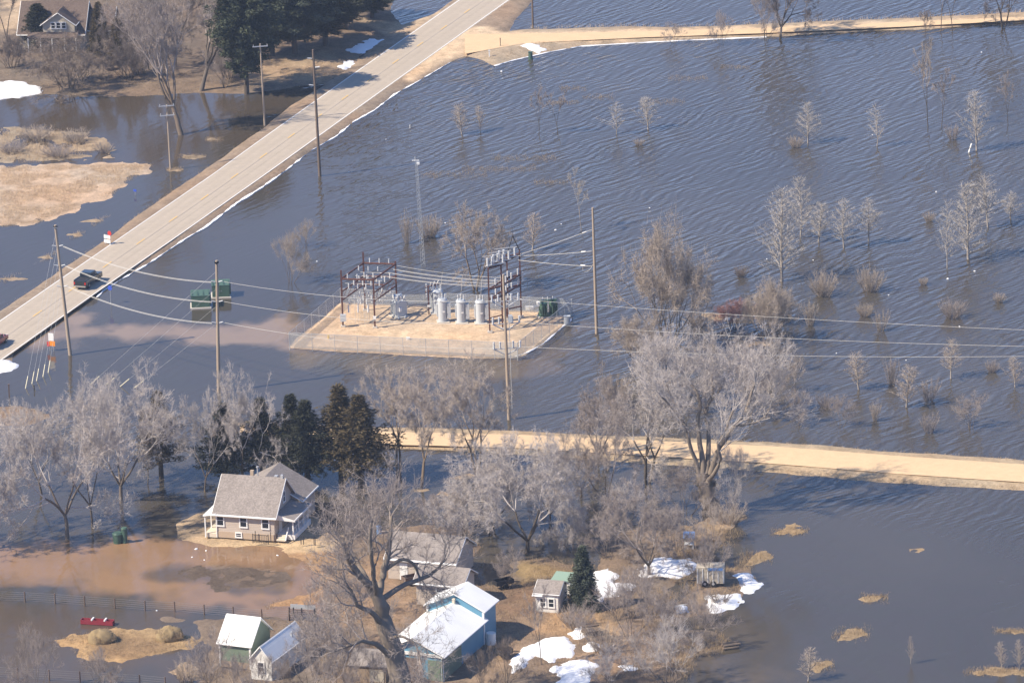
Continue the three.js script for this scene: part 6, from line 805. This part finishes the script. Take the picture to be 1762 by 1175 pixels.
// ---- yard clutter
{
  const drum = (x, y, m, label, r = 0.3, h = 0.9) => { const b = G(x, y), o = thing('steel_drum', label, 'drum', V3(b.x, Math.max(b.y, 0), b.z), 0, 'yard clutter'); mesh('shell', new THREE.CylinderGeometry(r, r, h, 14).translate(0, h / 2, 0), m, o); for (const f of [0.33, 0.66]) mesh('hoop', new THREE.TorusGeometry(r, 0.02, 5, 16).rotateX(Math.PI / 2).translate(0, h * f, 0), m, o); mesh('lid', new THREE.CylinderGeometry(r * 0.93, r * 0.93, 0.03, 14).translate(0, h + 0.01, 0), m, o); };
  drum(845, 1108, M.white_paint, 'white tank standing in the shade of the barn wall', 0.55, 1.3); drum(652, 918, M.tarp_blue, 'blue drum behind the massive tree'); drum(635, 920, M.white_paint, 'white drum behind the massive tree', 0.35, 0.8); drum(1000, 982, M.step_stone, 'pale drum at the water edge left of the spruce', 0.4, 0.8);
  const cart = (x, y, w, label, m) => { const b = G(x, y), o = thing('farm_cart', label, 'cart', V3(b.x, Math.max(b.y, 0), b.z), 0.5, 'yard clutter'); mesh('tub', [box(w, 0.08, 1.1, 0, 0.6, 0), box(w, 0.45, 0.06, 0, 0.86, 0.52), box(w, 0.45, 0.06, 0, 0.86, -0.52), box(0.06, 0.45, 1.1, w / 2, 0.86, 0), box(0.06, 0.45, 1.1, -w / 2, 0.86, 0)], m, o); for (const s of [-1, 1]) mesh('wheel', new THREE.CylinderGeometry(0.36, 0.36, 0.16, 14).rotateX(Math.PI / 2).translate(0, 0.36, s * 0.62), M.tyre, o); mesh('tongue', rod(V3(w / 2, 0.6, 0), V3(w / 2 + 1.0, 0.4, 0), 0.05, 0.05, 5), M.black_metal, o); };
  cart(866, 1012, 2.2, 'black farm cart on the brown mound behind the barn', M.black_metal); cart(706, 1006, 1.7, 'dark farm cart in front of the long garage', M.door_brown); cart(868, 1132, 1.6, 'dark farm cart in the shade right of the barn', M.black_metal);
  const logs = (x, y, n, label) => { const b = G(x, y), o = thing('log_pile', label, 'log pile', V3(b.x, Math.max(b.y, 0), b.z), 0.3, 'log piles'), r = rngOf(x); for (let k = 0; k < n; k++) { const row = Math.floor(k / 4), q = k % 4; const a = V3(-0.9 + r() * 0.2, 0.16 + row * 0.26, q * 0.33 + (row % 2) * 0.16 - 0.5), l = mesh('log', rod(a, a.clone().add(V3(1.8 + r() * 0.3, (r() - 0.5) * 0.1, (r() - 0.5) * 0.15)), 0.15, 0.14, 8), M.bark_tan, o); } };
  logs(955, 1010, 10, 'log pile behind the little white shed'); logs(1015, 1090, 9, 'log pile among the rust tan weeds'); logs(1255, 1115, 7, 'driftwood pile on the shoreline point'); logs(190, 120, 9, 'log pile in the shaded yard by the pond');
}
// ---- paddock fences: posts and five wires per bay
function wireFence(label, posts, h, n = 5) { const ps = posts.map(([x, y]) => { const p = P(x, y); p.y = 0; return p; }), o = thing('paddock_fence', label, 'fence', ps[0].clone(), 0, 'paddock fences'); ps.forEach((p, k) => { const q = p.clone().sub(ps[0]); mesh('post', rod(q.clone().setY(-0.7), q.clone().setY(h + 0.1), 0.09, 0.08, 6), M.door_brown, o); if (k) { const a = ps[k - 1].clone().sub(ps[0]); for (let i = 0; i < n; i++) mesh('wire', rod(a.clone().setY(h * (0.15 + 0.85 * i / (n - 1))), q.clone().setY(h * (0.15 + 0.85 * i / (n - 1))), 0.014, 0.014, 3), M.paddock_wire, o); } }); }
mat('paddock_wire', [0.22, 0.205, 0.19], 0.7);
wireFence('wire paddock fence along the muddy drive', [[-60, 1031], [-10, 1034], [42, 1036], [94, 1039], [145, 1043], [197, 1047], [249, 1051], [300, 1053], [351, 1058], [401, 1062], [450, 1066], [497, 1069]], 1.15); wireFence('wire paddock fence along the bottom left edge', [[-24, 1165], [30, 1168], [84, 1171], [137, 1174], [190, 1177], [240, 1180], [284, 1184]], 1.2);
{ const a = G(498, 1068), c = G(541, 1070), o = thing('corral_gate', 'dark tubular corral gate panel at the end of the paddock fence', 'gate', V3(a.x, Math.max(a.y, 0), a.z), Math.atan2(-(c.z - a.z), c.x - a.x)), L = a.distanceTo(c); for (const f of [0, 0.17, 0.5, 1]) mesh('post', box(0.12, 1.7, 0.12, L * f, 0.75, 0), M.black_metal, o); for (let k = 0; k < 6; k++) mesh('bar', box(L, 0.05, 0.05, L / 2, 0.25 + 0.22 * k, 0.09), M.black_metal, o); mesh('back_panel', box(L, 0.5, 0.06, L / 2, 1.55, -0.5), M.galvanised, o); mesh('end_brace', box(0.1, 1.6, 0.6, L, 0.75, -0.3), M.black_metal, o); }
// ---------------------------------------------------------------- snow and ice
mat('snow', [0.86, 0.86, 0.87], 0.8, { bumpMap: tex(grainBump, 2, 2), bumpScale: 0.006, specularIntensity: 0.3 });
function snow(name, label, pts, thick, group) {
  const s = shape(pts, 0.35), st = 0.3, nx = Math.ceil((s.x1 - s.x0 + 2) / st), nz = Math.ceil((s.z1 - s.z0 + 2) / st), pos = [], idx = [], hh = [];
  for (let j = 0; j <= nz; j++) for (let i = 0; i <= nx; i++) { const x = s.x0 - 1 + i * st, z = s.z0 - 1 + j * st, d = sdist(s, x, z) + (fbm(x * 0.9, z * 0.8, 4) - 0.5) * 2.0 + 0.45, t = d > 0 ? thick * (1 - Math.exp(-d * 2.2)) * (0.7 + 0.6 * fbm(x * 0.7, z * 0.7, 3)) : d * 0.5; hh.push(t); pos.push(x, Math.max(landAt(x, z).h, 0) + t, z); }
  for (let j = 0; j < nz; j++) for (let i = 0; i < nx; i++) { const a = j * (nx + 1) + i, b = a + 1, c = a + nx + 1, d = c + 1; if (Math.max(hh[a], hh[b], hh[c], hh[d]) > -0.02) idx.push(a, c, b, b, c, d); }
  const g = new THREE.BufferGeometry(); g.setAttribute('position', new THREE.Float32BufferAttribute(pos, 3)); g.setAttribute('uv', new THREE.Float32BufferAttribute(pos.filter((_, k) => k % 3 !== 1).map((v) => v / 6), 2)); g.setIndex(idx); g.computeVertexNormals(); tag(mesh(name, g, M.snow), label, 'snow', group);
}
snow('snow_patch', 'long bright snow patch right of the spruce', [[1029, 982], [1043, 980], [1053, 986], [1053, 1003], [1086, 1006], [1084, 1014], [1066, 1024], [1025, 1033], [1027, 1010]], 0.3, 'snow patches'); snow('snow_patch', 'snow patch under the dark stems near the shoreline', [[1104, 988], [1112, 972], [1140, 961], [1182, 961], [1193, 970], [1180, 984], [1160, 990], [1128, 984]], 0.3, 'snow patches'); snow('snow_patch', 'curved snow bank sweeping to the bottom centre', [[885, 1158], [892, 1140], [908, 1118], [935, 1105], [970, 1100], [986, 1115], [975, 1130], [945, 1138], [920, 1132], [902, 1142]], 0.4, 'snow patches'); snow('snow_patch', 'shaded bluish snow at the bottom right of the curved bank', [[958, 1152], [978, 1142], [1000, 1138], [1018, 1142], [1016, 1160], [1000, 1178], [964, 1180], [970, 1165]], 0.25, 'snow patches');
snow('snow_patch', 'small snow scrap among the rust tan weeds', [[1010, 1116], [1020, 1111], [1030, 1114], [1026, 1121], [1012, 1123]], 0.25, 'snow patches'); snow('snow_patch', 'tiny snow scrap near the bottom right yard', [[1075, 1148], [1088, 1145], [1092, 1150], [1078, 1154]], 0.2, 'snow patches'); snow('snow_patch', 'hooked snow rim at the tip of the spit', [[1268, 988], [1290, 985], [1299, 998], [1297, 1010], [1288, 1014], [1284, 1002], [1272, 994]], 0.3, 'snow patches'); snow('snow_patch', 'snow patch below the box trailer on the spit', [[1223, 1025], [1268, 1021], [1270, 1032], [1258, 1042], [1240, 1046], [1224, 1049]], 0.3, 'snow patches');
snow('snow_patch', 'snow strip on the pond bank at the left edge', [[-20, 145], [30, 142], [62, 150], [64, 157], [30, 163], [-20, 168]], 0.3, 'snow patches'); snow('snow_patch', 'snow remnant in the shade of the pines', [[600, 86], [618, 76], [640, 66], [652, 68], [640, 78], [615, 90]], 0.25, 'snow patches'); snow('snow_patch', 'snow strip on the bank of the far lane junction', [[896, 79], [912, 76], [936, 83], [925, 87]], 0.2, 'snow patches'); snow('snow_patch', 'snow wedge at the left edge below the highway', [[-20, 632], [4, 626], [14, 618], [18, 624], [30, 626], [-20, 642]], 0.25, 'snow patches'); snow('snow_patch', 'small snow scrap between the weeds and the curved bank', [[986, 1092], [1004, 1082], [1008, 1090], [992, 1100]], 0.2, 'snow patches'); snow('snow_patch', 'snow remnant beside the highway shoulder by the pines', [[585, 112], [600, 102], [606, 106], [590, 116]], 0.2, 'snow patches');
function rim(label, pts, w, seed) {   // shelf ice left along a shoreline
  const r = rngOf(seed), gb = new GB(); for (let k = 1; k < pts.length; k++) { const a = P(...pts[k - 1]), b = P(...pts[k]), L = a.distanceTo(b), u = b.clone().sub(a).normalize(), n = V3(-u.z, 0, u.x); for (let t = 0; t < L; t += 0.3) { const f = (q) => { const p = a.clone().lerp(b, Math.min(1, q / L)), s = (fbm(p.x * 0.5 + seed, p.z * 0.5, 3) - 0.27) * w * 2.2; return [p, Math.max(0.0, s)]; }, [p, s] = f(t), [q, v] = f(t + 0.31); if (s < 0.03 && v < 0.03) continue; const y = 0.07, A = p.clone().addScaledVector(n, -s * 0.5).setY(y + 0.05), B = p.clone().addScaledVector(n, s * 0.6).setY(y), C = q.clone().addScaledVector(n, v * 0.6).setY(y), D = q.clone().addScaledVector(n, -v * 0.5).setY(y + 0.05); gb.tri(A, B, C); gb.tri(A, C, D); const e = (x) => x.clone().setY(-0.05); gb.tri(B, e(B), C); gb.tri(C, e(B), e(C)); gb.tri(A, D, e(A)); gb.tri(D, e(D), e(A)); } }
  tag(mesh('shelf_ice', gb.geo(), M.snow), label, 'ice', 'shelf ice');
}
rim('ragged white shelf ice along the near side of the highway', [[774, 108], [718, 141], [680, 162], [644, 190], [608, 210], [578, 235], [534, 260], [491, 294], [450, 323], [408, 349], [352, 392], [319, 411], [255, 454], [179, 498], [166, 512]], 0.5, 3); rim('ragged white shelf ice along the far gravel lane', [[850, 114], [880, 105], [940, 91], [1000, 80], [1100, 74], [1200, 69], [1320, 64]], 0.42, 8); rim('white ice and rock edging the right side of the substation yard', [[985, 548], [965, 566], [935, 592], [905, 608], [885, 614]], 0.6, 5);
// ---- small floating things
{ const spots = [[337, 945, 1.5], [354, 948, 1], [330, 959, 0.8], [351, 964, 0.8], [477, 956, 1], [269, 1051, 1], [956, 396, 1.4], [966, 386, 0.9], [545, 450, 1], [1612, 330, 1], [1632, 480, 1.5], [1678, 467, 1.2], [1502, 232, 0.8], [766, 384, 0.8], [1400, 448, 0.8], [1690, 90, 0.9], [863, 123, 1.5], [1530, 508, 0.7], [1560, 620, 0.8], [1440, 608, 0.8], [1230, 560, 1.2], [1652, 562, 0.8], [1320, 446, 0.8], [1118, 358, 0.8], [600, 296, 0.8], [664, 240, 0.8]];
  const g = new THREE.IcosahedronGeometry(0.3, 1), p = g.attributes.position; for (let k = 0; k < p.count; k++) { const s = 1 + 0.3 * (hash(Math.round(p.getX(k) * 90), Math.round(p.getZ(k) * 90 + p.getY(k) * 50)) - 0.5); p.setXYZ(k, p.getX(k) * 1.3 * s, p.getY(k) * 0.7 * s, p.getZ(k) * s); } g.computeVertexNormals();
  spots.forEach(([x, y, s]) => { const b = P(x, y), o = mesh('floating_ice', g, M.snow); o.position.set(b.x, Math.max(0, groundH(b)) + 0.03, b.z); o.scale.setScalar(s * 0.38); o.rotation.y = x; tag(o, 'small white lump of ice afloat on the flood', 'ice', 'floating ice lumps'); }); }

renderer.render(scene, camera);
